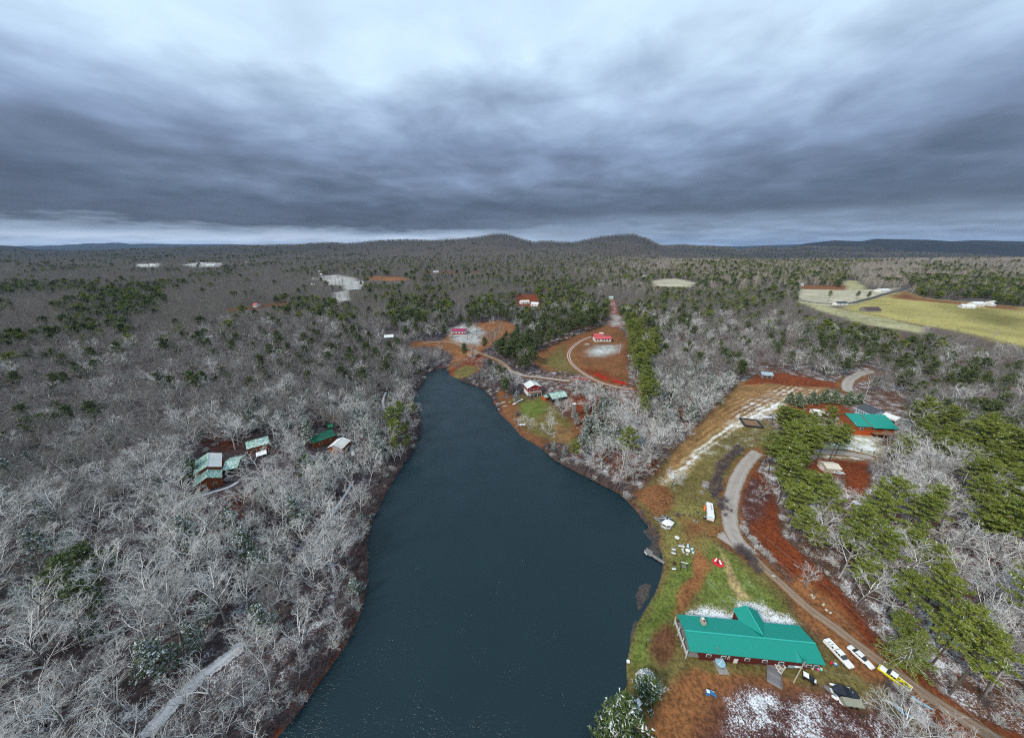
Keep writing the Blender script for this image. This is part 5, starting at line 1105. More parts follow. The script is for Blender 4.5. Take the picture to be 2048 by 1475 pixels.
# deck with steps and crates
T = simple('timber_landing', 'grey snow-dusted timber landing leading down from the lodge door', 'deck', 1547, 1345, .95); m = MB()
for i in range(9): MB().box((-3.0 + i * .75, 0, .30 - .02 * (i % 2)), (.70, 2.9, .10)).obj('plank', GTARP if i % 3 else WL['grey'], T)
for a in (-1, 1): MB().box((0, a * 1.5, .55), (6.6, .10, .6)).obj('side_board', WL['grey'], T)
for (u, v, lb) in ((1551, 1331, 'upper crate of the white crates on the timber landing'), (1555, 1338, 'middle crate of the white crates on the timber landing'), (1559, 1345, 'lowest crate of the white crates on the timber landing'), (1563, 1336, 'largest white crate, right of the blue-grey tarp')):
    x, y, z = at(u, v); s = 1.15 if 'largest' in lb else .8; T = thing('crate', lb, 'crate', (x, y, z + .35), .5, 'white crates on the landing')
    MB().box((0, 0, .25), (s, s, .08)).obj('base', PALE, T)
    for a in range(4): MB().box((cos(a * pi / 2) * s / 2, sin(a * pi / 2) * s / 2, .45), (.07, s, .42), a * pi / 2).obj('side_panel', PALE, T)
    MB().box((0, 0, .40), (s * .8, s * .5, .22)).obj('contents', WL['wood'], T)
T = simple('covered_grill', 'lumpy blue-grey tarp over a grill beside the landing', 'grill', 1556, 1325, .9); m = MB(); loft(m, [(-1.4, .35, 0, .6, .6), (-1.1, .6, 0, 1.1, .7), (-.2, .7, 0, 1.25, .7), (.5, .5, 0, .9, .6), (1.4, .4, 0, .7, .6)]); m.obj('cover', BTARP, T); MB().box((.1, 0, 1.2), (.7, .4, .08)).obj('lid', SNOW, T)
T = simple('storage_bin', 'orange-red storage bin against the lodge wall', 'bin', 1569, 1324, -.07); MB().box((0, 0, .45), (1.0, .7, .9)).obj('bin_body', ORG, T); MB().box((0, 0, .94), (1.06, .76, .08)).obj('lid', WL['oxblood'], T)
T = simple('chest_freezer', 'pale blue-grey chest beside the white table top', 'chest', 1579, 1331, -.07); MB().box((0, 0, .42), (1.5, .85, .84)).obj('chest_body', LP_BLUE, T); MB().box((0, 0, .88), (1.56, .9, .08)).obj('lid', WL['blue'], T)
table('folding_table', 'large white rectangular table by the pole in front of the lodge', 1592, 1332, .95, .8, PALE, False, -.07, snow=True)
x, y, z = at(1587, 1364); T = thing('utility_pole', 'pale leaning utility pole in front of the lodge', 'utility pole', (x, y, z), 0)
MB().tube([(0, 0, 0), (.25, .1, 4.2), (.45, .15, 8.0)], [.14, .12, .10], 8).obj('pole', WL['tan'], T); MB().box((.45, .15, 7.6), (1.3, .1, .12), .3).obj('crossarm', WL['grey'], T); MB().box((.5, -.05, 7.1), (.3, .3, .6)).obj('transformer', STEEL, T)
POLE_A = (x + .45, y + .15, z + 7.7)
for (u, v, mat, lb) in ((1622, 1334, PALE, 'white plastic ride-on toy at the left of the row by the lodge wall'), (1634, 1337, MAG, 'magenta toy car in the middle of the row by the lodge wall'), (1641, 1338, GRN, 'green toy car at the right of the row by the lodge wall'), (1669, 1328, CYAN, 'blue and white toy wagon off the right corner of the lodge')):
    T = simple('toy_car', lb, 'toy car', u, v, rng.uniform(0, 3), 'plastic toys along the lodge'); m = MB(); loft(m, [(-.5, .22, .12, .35, .6), (-.3, .3, .1, .5, .7), (.1, .3, .1, .45, .7), (.5, .2, .12, .32, .6)]); m.obj('toy_body', mat, T); MB().box((-.1, 0, .56), (.45, .5, .10)).obj('seat', PALE, T)
    for a in (-.3, .3):
        for b in (-.28, .28): MB().cyl((a, b - .04, .12), .12, .08, 10, axis='Y').obj('wheel', RUB, T)
T = simple('toy_wagon', 'red wagon beside the blue and white toy wagon', 'wagon', 1662, 1326, .4); MB().box((0, 0, .35), (1.0, .5, .22)).obj('tray', REDP, T); MB().tube([(.5, 0, .3), (1.1, .1, .7)], .03).obj('handle', BLACK, T)
for a in (-.35, .35):
    for b in (-.28, .28): MB().cyl((a, b - .04, .14), .14, .08, 10, axis='Y').obj('wheel', RUB, T)
# buggy covered with white sheet
T = simple('garden_buggy', 'four-wheeled buggy half under a white sheet below the utility pole', 'buggy', 1617, 1358, -.75); m = MB(); loft(m, [(-1.3, .55, .35, .8, .7), (-.9, .65, .3, .95, .7), (.2, .65, .3, .9, .7), (1.1, .5, .35, .8, .6)]); m.obj('body', BLACK, T); MB().box((-.7, 0, 1.05), (1.1, 1.2, .12), .1, .06).obj('white_sheet', SNOW, T); MB().box((.35, 0, 1.0), (.5, 1.0, .14)).obj('seat', TARP, T); MB().tube([(.8, -.5, 1.1), (.9, 0, 1.25), (.8, .5, 1.1)], .04).obj('handlebar', BLACK, T); MB().box((1.1, 0, .86), (.4, .9, .06)).obj('snow_cap', SNOW, T)
for a in (-.9, .85):
    for b in (-.68, .68): MB().cyl((a, b - .12, .30), .30, .24, 12, axis='Y').obj('wheel', RUB, T)
# the heap with the boat and the trailer
T = simple('covered_boat', 'boat heaped under a black tarp with snow at the top of the snowy slope', 'boat', 1690, 1389, -.30); m = MB(); loft(m, [(-2.6, .5, .3, .9, .6), (-1.9, 1.1, .3, 1.3, .6), (-.6, 1.25, .3, 1.7, .55), (.6, 1.2, .3, 1.45, .6), (1.8, 1.0, .3, 1.5, .55), (2.7, .5, .3, .8, .6)]); m.obj('tarp', TARP, T)
MB().slab([(-2.8, .8, .9), (1.2, .9, 1.25), (1.2, 1.35, 1.2), (-2.8, 1.25, .85)], .12).obj('gunwale', SNOW, T)
m = MB(); loft(m, [(-3.0, .45, 0, .35, .5), (-1.0, .9, 0, .4, .5), (2.2, .8, 0, .4, .5), (3.1, .2, 0, .35, .5)]); m.obj('hull', PALE, T)
T = simple('utility_trailer', 'grey-green upturned box trailer just below the tarp-covered boat', 'trailer', 1702, 1408, -.13); m = MB(); m.prism([(-2.2, .35), (2.2, .35), (2.0, 1.15), (-2.0, 1.15)], -.75, .75); m.obj('trailer_box', principled('mossy_grey_panel', (.21, .21, .16), .8, 0, .2, .3, 2), T); MB().slab([(-2.0, -.95, 1.18), (2.0, -.95, 1.18), (2.2, .7, 1.28), (-1.9, .7, 1.28)], .07).obj('trailer_lid', principled('mossy_grey_lid', (.27, .27, .21), .8, 0, .2, .3, 2), T)
for a in (-.6, .6): MB().cyl((a, -.9, .35), .35, .18, 12, axis='Y').obj('wheel', RUB, T)
MB().tube([(2.1, 0, .4), (3.4, 0, .45)], .06).obj('drawbar', STEEL, T)
T = simple('tarp_bundle', 'low grey tarp bundle at the upper left of the covered boat', 'tarp', 1664, 1383, -.9); m = MB(); loft(m, [(-1.6, .3, 0, .2, .5), (-.8, .6, 0, .4, .5), (.6, .55, 0, .35, .5), (1.6, .3, 0, .2, .5)]); m.obj('sheet', GTARP, T); MB().tube([(-.8, -.6, .3), (-.8, .6, .3)], .03).obj('strap', BLACK, T)
T = simple('cooler', 'light blue and red cooler beside the covered boat', 'cooler', 1672, 1389, .4); MB().box((0, 0, .2), (.8, .5, .4)).obj('cooler_body', REDP, T); MB().box((0, 0, .44), (.84, .54, .10)).obj('lid', LP_BLUE, T)
T = simple('snow_pile_sacks', 'white sacks at the lower left of the covered boat', 'sacks', 1676, 1400, -.9)
for i in range(3): m = MB(); loft(m, [(-.5, .15, 0, .2, .5), (-.2, .3, 0, .35, .5), (.3, .3, 0, .33, .5), (.6, .15, 0, .2, .5)]); o = m.obj('sack', SNOW, T); o.location = (i * .7 - .7, (i % 2) * .5, 0)
kayak('kayak', 'pale blue kayak nearest the road under the frosted branches', 1845, 1408, -.75, 3.2, LP_BLUE, group='kayaks under the frosted tree'); kayak('kayak', 'faded blue kayak in the middle of the three under the tree', 1808, 1426, -.75, 3.2, LP_BLUE, group='kayaks under the frosted tree'); kayak('kayak', 'snow-dusted grey kayak left of the pale blue ones', 1786, 1409, -.6, 3.2, PALE, group='kayaks under the frosted tree')
T = simple('barrel', 'white barrel above the kayaks', 'barrel', 1824, 1398); MB().cyl((0, 0, 0), .34, .9, 16).obj('drum', PALE, T); MB().cyl((0, 0, .9), .30, .06, 16).obj('lid', LP_BLUE, T)
T = simple('toy_slide', 'bright blue plastic play slide on the brown grass below the lodge', 'slide', 1419, 1388, -.3); MB().slab([(-.2, -.3, 1.15), (-.2, .3, 1.15), (1.5, .3, .15), (1.5, -.3, .15)][::-1], .08).obj('chute', CYAN, T); MB().box((-.5, 0, .55), (.7, .8, 1.1)).obj('ladder_block', CYAN, T); MB().box((-.5, 0, 1.16), (.7, .7, .08), taper=.8).obj('snow_cap', SNOW, T); MB().box((.5, .55, .45), (1.2, .1, .6)).obj('side_rail', LP_BLUE, T)
# picnic corner by the big pine
table('picnic_table', 'square white-topped table on the brown bank beside the leaning pine', 1276, 1424, .85, .8, PALE, False, .6, snow=True)
bench_like('garden_chair', 'black chair left of the square white table at the bottom shore', 'chair', 1271, 1433, BLACK, 1.3, .3); bench_like('garden_chair', 'black chair right of the square white table at the bottom shore', 'chair', 1284, 1433, BLACK, 1.3, .5)
T = simple('firewood_stack', 'snowy stack of split logs above the square white table', 'woodpile', 1276, 1410, .6)
for i in range(14): MB().cyl((-.9 + (i % 5) * .42, -.6 + (i // 5) * .1, .18 + (i // 5) * .30), .17, 1.3, 7, axis='Y').obj('log', WL['wood'] if i % 2 else WL['grey'], T)
MB().box((-.1, .1, 1.0), (2.1, 1.3, .12), taper=.8).obj('snow_cap', SNOW, T)
T = simple('water_box', 'small white box at the water edge below the lodge', 'box', 1256, 1324); MB().box((0, 0, .3), (.7, .6, .6)).obj('box_body', PALE, T); MB().box((0, 0, .63), (.76, .66, .07)).obj('lid', SNOW, T)
T = simple('lamp_post', 'dark lamp post on the lawn between the lodge and the lake', 'lamp post', 1291, 1296); MB().tube([(0, 0, 0), (0, 0, 3.6)], .07, 8).obj('post', BLACK, T); MB().box((.1, 0, 3.75), (.5, .32, .3)).obj('lamp_head', WL['grey'], T)
for (u, v, lb) in ((1548, 1154, 'uppermost pale stone on the bank above the road'), (1626, 1193, 'second pale stone down the bank above the road'), (1643, 1206, 'white stone between the two middle stones on the bank'), (1657, 1222, 'lowest pale stone on the bank above the road')):
    T = simple('pale_stone', lb, 'rock', u, v, rng.uniform(0, 3), 'pale stones on the roadside bank'); m = MB()
    for k in range(3):
        r_ = rng.uniform(.2, .42); a = rng.uniform(0, 6.3); n = 7; vs = [(cos(a) * .5 + r_ * cos(2 * pi * i / n) * rng.uniform(.8, 1.1), sin(a) * .5 + r_ * sin(2 * pi * i / n) * rng.uniform(.8, 1.1), z_) for z_ in (0, .25) for i in range(n)] + [(cos(a) * .5, sin(a) * .5, .42)]
        MB().add(vs, [(i, (i + 1) % n, n + (i + 1) % n, n + i) for i in range(n)] + [(n + i, n + (i + 1) % n, 2 * n) for i in range(n)]).obj('boulder', principled('pale_rock', (.42, .42, .33), .9, 0, .2, .3, 3, snow=.3) if k == 0 and 'pale_rock' not in bpy.data.materials else bpy.data.materials['pale_rock'], T)

# ------------------------------------------------------------------ lakeside lawn
def gazebo():
    x, y, z = at(1331, 1051); T = thing('gazebo', 'white open gazebo with a grey pavilion roof at the lake edge', 'gazebo', (x, y, z + .1), 0); n = 8; R_ = 2.1
    P = [(R_ * cos(2 * pi * i / n + .39), R_ * sin(2 * pi * i / n + .39)) for i in range(n)]
    MB().cyl((0, 0, -.3), R_ + .2, .5, 8).obj('floor', WL['grey'], T)
    for i, p in enumerate(P): MB().box((p[0], p[1], 1.35), (.16, .16, 2.5)).obj('post', WL['white'], T)
    for i in range(n):
        a, b = P[i], P[(i + 1) % n]; c = ((a[0] + b[0]) / 2, (a[1] + b[1]) / 2); r_ = math.atan2(b[1] - a[1], b[0] - a[0]); L = math.hypot(b[0] - a[0], b[1] - a[1])
        if i != 3: MB().box((c[0], c[1], 1.0), (L, .08, .10), r_).box((c[0], c[1], .65), (L, .05, .5), r_).obj('rail', WL['white'], T)
        MB().box((c[0], c[1], 2.58), (L, .12, .22), r_).obj('beam', WL['white'], T)
        s = 1.32; MB().add([(a[0] * s, a[1] * s, 2.60), (b[0] * s, b[1] * s, 2.60), (b[0] * .28, b[1] * .28, 3.55), (a[0] * .28, a[1] * .28, 3.55), (a[0] * s, a[1] * s, 2.52), (b[0] * s, b[1] * s, 2.52), (b[0] * .28, b[1] * .28, 3.47), (a[0] * .28, a[1] * .28, 3.47)], [(0, 1, 2, 3), (7, 6, 5, 4), (0, 4, 5, 1), (2, 6, 7, 3)]).obj('roof_panel', WL['white'] if i in (4, 5, 6) else RF['slate'], T)
        MB().tube([(a[0] * s, a[1] * s, 2.66), (a[0] * .2, a[1] * .2, 3.62)], .07).obj('rafter', WL['white'], T)
    MB().cyl((0, 0, 3.4), .55, .7, 8, .12).obj('cupola', RF['slate'], T)
    x2, y2, z2 = at(1316, 1041); B = thing('footbridge', 'short grey plank footbridge leading from the gazebo to the water', 'bridge', (x2, y2, z2 + .25), math.atan2(y2 - y, x2 - x))
    for i in range(9): MB().box((-1.6 + i * .4, 0, .2), (.37, 1.5, .08)).obj('plank', WL['grey'], B)
    for s in (-1, 1): MB().box((0, s * .8, .7), (3.6, .08, .08)).obj('handrail', WL['grey'], B); [MB().box((k, s * .8, .35), (.08, .08, .8)).obj('rail_post', WL['grey'], B) for k in (-1.7, 0, 1.7)]
gazebo()
def camper():
    x0, y0, z0 = at(1419, 1003, dz=2.4); x1, y1, z1 = at(1422, 1034, dz=2.4); L = math.hypot(x1 - x0, y1 - y0); yaw = math.atan2(y1 - y0, x1 - x0); T = thing('camper_trailer', 'white camper trailer with a blue rear roof panel beside the hedge', 'camper trailer', ((x0 + x1) / 2, (y0 + y1) / 2, min(z0, z1) + .05), yaw); h = L / 2
    m = MB(); vs = [(-h, .7), (-h, 2.1), (-h + .5, 2.6), (h - .7, 2.75), (h, 2.2), (h, .7)]; m.prism(vs, -1.2, 1.2); m.obj('body', paint('camper_white', (.70, .70, .69), .4), T)
    MB().box((-.3, 0, 2.72), (L - 1.8, 2.2, .10)).obj('roof_skin', WL['white'], T); MB().slab([(h - .85, -1.0, 2.78), (h - .05, -1.0, 2.28), (h - .05, 1.0, 2.28), (h - .85, 1.0, 2.78)][::1], .03).obj('rear_roof_panel', paint('sky_blue_film', (.06, .38, .58), .2), T)
    for a, b in ((-1.8, .4), (1.0, -.2), (-.2, .5)): MB().box((a, b, 2.82), (.8, .4, .16)).obj('roof_vent', WL['grey'] if a < 0 else WL['white'], T)
    for a in (-2.4, -.6, 1.6):
        for s in (-1, 1): f = MB().box((a, s * 1.21, 1.75), (1.0, .06, .6)).obj('window', WL['dark'], T); MB().box((a, s * 1.235, 1.75), (.84, .05, .44)).obj('pane', GLASS, f)
    MB().box((.5, 1.21, 1.45), (.7, .06, 1.6)).obj('door', WL['grey'], T); MB().tube([(-h, 0, .6), (-h - 1.2, 0, .55)], .07).obj('drawbar', BLACK, T)
    for a in (-.5, .5):
        for s in (-1, 1): MB().cyl((a, s * 1.08 - .1, .36), .36, .2, 14, axis='Y').obj('wheel', RUB, T)
    MB().box((0, 0, .62), (L * .96, 2.0, .16)).obj('chassis', BLACK, T)
    m = simple('orange_tarp', 'bright orange folded tarp against the left side of the camper', 'tarp', 1408.5, 1017, yaw); q = MB(); loft(q, [(-1.3, .25, 0, .8, .6), (-.4, .35, 0, 1.1, .6), (.7, .30, 0, .9, .6), (1.4, .15, 0, .5, .6)]); q.obj('sheet', ORG, m); MB().tube([(-1.2, .1, .6), (1.2, .1, .6)], .03).obj('cord', BLACK, m)
    b = simple('supply_box', 'dark box at the front left foot of the camper', 'box', 1409, 1036, yaw); MB().box((0, 0, .4), (.9, .8, .8)).obj('box_body', BLACK, b); MB().box((0, 0, .83), (.95, .85, .07)).obj('lid', WL['grey'], b)
camper()
T = simple('solar_lamp', 'tall brown post with a white solar lamp head left of the camper', 'lamp post', 1391, 1042); MB().tube([(0, 0, 0), (0, 0, 4.6)], .09, 8).obj('post', WL['wood'], T); MB().box((.1, 0, 4.75), (1.3, .5, .10), -.8).obj('solar_panel', BLACK, T); MB().box((.2, -.25, 4.7), (1.3, .22, .08), -.8).obj('lamp_head', SNOW, T)
for i in range(6): MB().box((cos(i) * .7, sin(i) * .7, .15), (.5, .4, .35), i * .9, taper=.6).obj('edging_stone', WL['stone'], T)
T = table('garden_table', 'round white table standing alone on the lawn below the gazebo', 1353.5, 1077, .85, .7, PALE)
ring = ((1366.6, 1095, 'white', 'upper left'), (1375, 1094, 'blue', 'upper middle'), (1364.6, 1100, 'white', 'left'), (1383, 1100, 'blue', 'right'), (1366.6, 1105.5, 'white', 'lower left'), (1374, 1109.5, 'white', 'bottom'), (1385.5, 1106.5, 'blue', 'lower right'))
fx_, fy_, _ = at(1375, 1102)
for u, v, c, w in ring:
    x, y, z = at(u, v); bench_like('lawn_chair', 'small %s chair at the %s of the ring on the lawn' % (c, w), 'chair', u, v, PALE if c == 'white' else LP_BLUE, 1.15, math.atan2(fy_ - y, fx_ - x) + pi / 2, 'chairs set in a ring on the lawn')
T = simple('fire_bowl', 'dark fire bowl with a white rim in the middle of the chair ring', 'fire pit', 1375, 1102); MB().cyl((0, 0, .2), .30, .3, 16, .75).obj('bowl', BLACK, T); MB().cyl((0, 0, .5), .78, .05, 16).obj('rim', SNOW, T)
for u, v, lb in ((1360, 1093, 'tall white garden bench above the left of the chair ring'), (1347, 1100, 'snow-covered white bench by the shore, upper one'), (1346.6, 1107.5, 'small snowy bench just below the upper shore bench'), (1347.6, 1139, 'snow-covered white bench by the shore below the swing')):
    x, y, z = at(u, v); T = thing('garden_bench', lb, 'bench', (x, y, z), rng.uniform(-.4, .4), 'garden benches on the lakeside lawn')
    for i in range(3): MB().box((0, -.2 + i * .2, .45), (1.5, .17, .06)).obj('seat_slat', WL['grey'], T)
    MB().box((0, .32, .85), (1.5, .06, .5), rx=-.15).obj('backrest', WL['grey'], T); MB().box((0, 0, .51), (1.4, .5, .07), taper=.9).obj('snow_cap', SNOW, T)
    for a in (-.65, .65):
        for b in (-.22, .26): MB().box((a, b, .22), (.08, .08, .45)).obj('leg', WL['dark'], T)
x0, y0, z0 = at(1359, 1134); x1, y1, z1 = at(1374, 1137); T = thing('swing_frame', 'black swing frame with a snowy top beam on the lakeside lawn', 'swing', ((x0 + x1) / 2, (y0 + y1) / 2, z0), math.atan2(y1 - y0, x1 - x0)); L = math.hypot(x1 - x0, y1 - y0) / 2
for a in (-1, 1):
    for b in (-1, 1): MB().tube([(a * L, b * 1.0, 0), (a * L * .9, b * .15, 2.5)], .09, 6).obj('leg', BLACK, T)
MB().box((0, 0, 2.55), (L * 2, .3, .14)).obj('top_beam', WL['grey'], T); MB().box((0, 0, 2.65), (L * 1.95, .22, .06)).obj('snow_cap', SNOW, T); MB().box((0, 0, .7), (1.7, .5, .08)).obj('seat', WL['grey'], T); MB().box((0, .25, 1.0), (1.7, .06, .5)).obj('backrest', WL['grey'], T)
for a in (-.8, .8): MB().tube([(a, 0, .7), (a * .95, 0, 2.5)], .02, 4).obj('chain', STEEL, T)
T = simple('wooden_tub', 'dark red tub at the lake side of the swing frame', 'tub', 1349, 1127); MB().cyl((0, 0, 0), .55, .5, 14, .65).obj('tub_body', WL['oxblood'], T); MB().cyl((0, 0, .46), .5, .05, 14).obj('soil', WL['dark'], T)
T = simple('red_saucer', 'flat round red play saucer on the lawn with snowy ride-on toys', 'saucer', 1436, 1125, .3); MB().cyl((0, 0, 0), 1.75, .14, 26, 1.85).obj('disc', REDP, T); MB().cyl((0, 0, .14), .3, .12, 12).obj('hub', BLACK, T)
for a, b, r_ in ((-.4, .75, .3), (.35, -.55, 1.2)):
    q = MB(); loft(q, [(-.6, .12, .35, .6, .6), (-.2, .25, .3, .75, .6), (.3, .22, .3, .7, .6), (.7, .15, .5, 1.1, .6)]); o = q.obj('ride_on_seat', SNOW, T); o.location = (a, b, 0); o.rotation_euler = (0, 0, r_); q = MB().box((a, b, .25), (.12, .12, .4)); q.obj('spring', BLACK, T)
def dock():
    a = np.array(at(1288, 1107.5, dz=.5)[:2]); b = np.array(at(1329, 1124.5, dz=.5)[:2]); d = b - a; L = np.hypot(*d); yaw = math.atan2(d[1], d[0]); T = thing('boat_dock', 'grey plank dock reaching into the lake below the gazebo', 'dock', ((a[0] + b[0]) / 2, (a[1] + b[1]) / 2, .0), yaw); h = L / 2; n = int(L / .3)
    for i in range(n):
        w = 2.6 if i / n < .34 else 1.25; MB().box((-h + (i + .5) * L / n, (.35 if i / n < .34 else 0), .46 + .01 * (i % 2)), (L / n - .02, w, .07)).obj('plank', WL['grey'], T)
    for x in np.linspace(-h + .1, h * .8, 5):
        for s in (-.6, .6): MB().cyl((x, s, -.8), .09, 1.4, 8).obj('pile', WL['dark'], T)
    for s in (-1, 1): MB().box((0, s * .58, .36), (L, .10, .14)).obj('stringer', WL['dark'], T)
    for i, (uu, vv) in enumerate(((1290, 1105), (1293, 1109))):
        x, y, z = flat(uu, vv, .5) + (.52,); C = thing('dock_chair', 'small white chair on the dock, the %s one' % ('outer', 'inner')[i], 'chair', (x, y, z), 1.2 + i, 'white chairs on the dock'); MB().box((0, 0, .4), (.5, .5, .07)).obj('seat', PALE, C); MB().box((0, .25, .7), (.5, .06, .6)).obj('backrest', PALE, C)
        for a_ in (-.2, .2):
            for b_ in (-.2, .2): MB().box((a_, b_, .19), (.06, .06, .38)).obj('leg', PALE, C)
dock()
# far right-bank shore things
kayak('rowboat', 'white rowboat pulled up by the rust-red bank', 992, 783, .5, 4.4, PALE, 'rowboat', 1.3); kayak('kayak', 'red and white kayak among the shore bushes', 991, 772.5, .1, 4.0, REDP); kayak('canoe', 'white canoe beside the brown swimming dock', 1006, 805, .6, 4.4, PALE, 'canoe', 1.0)
kayak('kayak', 'small white kayak at the water near the swimming dock', 1010, 812.5, .3, 3.2, PALE); kayak('kayak', 'yellow and cyan kayak on the rust-red shore', 1021, 804, .9, 3.6, paint('yellow_plastic', (.55, .6, .05)), w=.9); kayak('kayak', 'teal kayak leaning beside the yellow one', 1023.5, 802.5, 1.3, 3.4, TEAL)
kayak('pedal_boat', 'blue and white pedal boat under the shore trees', 1013, 793.5, -.6, 3.4, CYAN, 'pedal boat', 1.5)
T = simple('swimming_dock', 'square orange-brown swimming dock at the far shore', 'dock', 996, 804.5, .2); T.location.z = .1
for i in range(9): MB().box((-2.4 + i * .6, 0, .45), (.57, 4.6, .12)).obj('plank', principled('orange_planks', (.30, .10, .05), .8, 0, .2, .3, 2) if 'orange_planks' not in bpy.data.materials else bpy.data.materials['orange_planks'], T)
for a in (-2, 2):
    for b in (-2, 2): MB().cyl((a, b, -.6), .14, 1.5, 8).obj('pile', WL['dark'], T)
T = simple('snowy_ramp', 'long pale plank walkway crossing the lawn to the shore', 'walkway', 1035.5, 804, .0); x0, y0, z0 = at(1026, 810); x1, y1, z1 = at(1046, 797.5); T.rotation_euler = (0, 0, math.atan2(y1 - y0, x1 - x0)); L = math.hypot(x1 - x0, y1 - y0)
for i in range(12): MB().box((-L / 2 + (i + .5) * L / 12, 0, .35), (L / 12 - .08, 1.4, .12)).obj('plank', SNOW if i % 3 else WL['tan'], T)
T = simple('shore_bench', 'long white bench between two slender frosted trees', 'bench', 1044, 850, .05); MB().box((0, 0, .5), (4.2, 1.3, .1)).obj('seat', SNOW, T); [MB().box((a, 0, .22), (.15, 1.1, .45)).obj('leg', WL['grey'], T) for a in (-1.8, 1.8)]
# silt fences on the hill
for i, (a, b, lb) in enumerate((((1189, 748.5), (1214, 759), 'red silt fence above the loop of the hilltop drive'), ((1225, 762.5), (1252, 769.8), 'red silt fence at the lower right tip of the rust field'), ((1148, 757.5), (1176, 760), 'red silt fence left of the loop of the hilltop drive'))):
    x0, y0, z0 = at(*a); x1, y1, z1 = at(*b); T = thing('silt_fence', lb, 'fence', (x0, y0, z0), 0, 'red silt fences on the hill'); n = 9; vs = []
    for k in range(n + 1):
        t = k / n; x = (x1 - x0) * t; y = (y1 - y0) * t + rng.uniform(-.4, .4); z = hz(x0 + x, y0 + y) - z0; vs += [(x, y, z - .1), (x, y, z + 1.5), (x, y + .08, z + 1.5), (x, y + .08, z - .1)]; MB().box((x, y - .08, z + .8), (.1, .1, 1.8)).obj('stake', WL['wood'], T)
    MB().add(vs, [(4 * k + j, 4 * (k + 1) + j, 4 * (k + 1) + (j + 1) % 4, 4 * k + (j + 1) % 4) for k in range(n) for j in range(4)]).obj('fabric', REDP, T)
def upole(u, v, h, label, mat=None):
    x, y, z = at(u, v); T = thing('utility_pole', label, 'utility pole', (x, y, z), .4); MB().tube([(0, 0, 0), (0, 0, h)], [.17, .11], 8).obj('pole', mat or WL['grey'], T); MB().box((0, 0, h - .7), (2.2, .12, .14)).obj('crossarm', WL['grey'], T); return (x, y, z + h - .6)
upole(1239, 706, 11, 'white utility pole on the right side of the rust-brown hilltop field', PALE); upole(1672, 626, 11, 'grey utility pole beside the paved road near the derelict farmhouse'); upole(1760, 604, 11, 'grey utility pole beside the paved road above the old barn'); upole(1812, 647, 11, 'short pole in the pale strip below the yellow pasture')
def wire(pts, label, sag=.5, r=.022):
    m = MB(); P = []
    for a, b in zip(pts[:-1], pts[1:]):
        a, b = Vector(a), Vector(b)
        for k in range(16): t = k / 16; p = a.lerp(b, t); p.z -= 4 * sag * t * (1 - t); P.append(p)
    P.append(Vector(pts[-1])); m.tube(P, r, 4); o = m.obj('overhead_wire', STEEL, None, label=label, category='wire'); return o
def hp(u, v, h): x, y, z = at(u, v, dz=h); return (x, y, z + h)
W1 = [hp(1380, 985, 6.5), hp(1478, 1052, 6.5), hp(1602, 1160, 7), hp(1785, 1325, 7.5), hp(2060, 1560, 8)]; wire(W1, 'long overhead wire following the road on the lodge side', .3)
W2 = [hp(1400, 970, 6.5), hp(1490, 1040, 6.5), hp(1640, 1160, 7), hp(1820, 1320, 7.5), hp(2100, 1560, 8)]; wire(W2, 'second overhead wire on the bank side of the road', .3)
wire([POLE_A, hp(1700, 1352, 6), hp(1960, 1440, 7.5)], 'service wire from the leaning pole by the lodge to the lower right', .6)
for i, p in enumerate(((1722, 902), (1747, 908), (1777, 912))):
    x, y, z = at(*p); T = thing('fence_post', 'dark fence post beside the driveway below the log house, %s' % ('leftmost', 'middle one', 'rightmost')[i], 'post', (x, y, z), 0, 'posts beside the driveway'); MB().cyl((0, 0, -.2), .14, 2.4, 8, .11).obj('post_shaft', WL['dark'], T); MB().cyl((0, 0, 2.2), .15, .08, 8).obj('post_cap', SNOW, T)
T = simple('tarp_plot', 'black mesh frame lying over a brown garden plot by the snowy stripe', 'garden bed', 1502, 846, -.28); a = at(1484, 843.5); b = at(1521, 848); L = math.hypot(a[0] - b[0], a[1] - b[1]); W_ = 9.0
for s in (-1, 1): MB().box((0, s * W_ / 2, .35), (L, 1.1, .5)).obj('long_side', BLACK, T); MB().box((s * L / 2, 0, .35), (1.1, W_ - 1.12, .5)).obj('short_side', BLACK, T)
MB().box((0, 0, .15), (L - 1.12, W_ - 1.12, .16)).obj('soil_bed', WL['wood'], T)
for i in range(3): MB().box((-L * .3 + i * L * .3, 0, .36), (.25, W_ - 1.2, .2)).obj('crossbar', WL['grey'], T)
for u, v, lb, sz in ((1716, 1014, 'upper snow-covered car-sized shape among the right-hand pines', (2.0, 4.6, 1.2)), (1714, 1027, 'lower snow-covered trailer among the right-hand pines', (4.6, 2.2, 1.3))):
    T = simple('parked_trailer', lb, 'trailer', u, v, .4); MB().box((0, 0, .9), sz, taper=.9).obj('trailer_body', WL['grey'], T); MB().box((0, 0, .9 + sz[2] / 2 + .06), (sz[0] * .92, sz[1] * .92, .12), taper=.9).obj('snow_cap', SNOW, T)
    for a_ in (-1, 1): MB().cyl((a_ * sz[0] * .3, -sz[1] / 2 - .1, .35), .35, .2, 12, axis='Y').obj('wheel', RUB, T)
table('snowy_table', 'snowy round table beneath the frosted trees right of the trailers', 1775, 1043, 1.2, .8, PALE, snow=True)
T = simple('roadside_sign', 'small white sign box beside the bushes of the road bend', 'sign', 1507, 1103); MB().box((0, 0, .6), (.1, .1, 1.2)).obj('sign_post', WL['wood'], T); MB().box((0, -.08, 1.2), (.5, .06, .4)).obj('sign_board', SNOW, T)

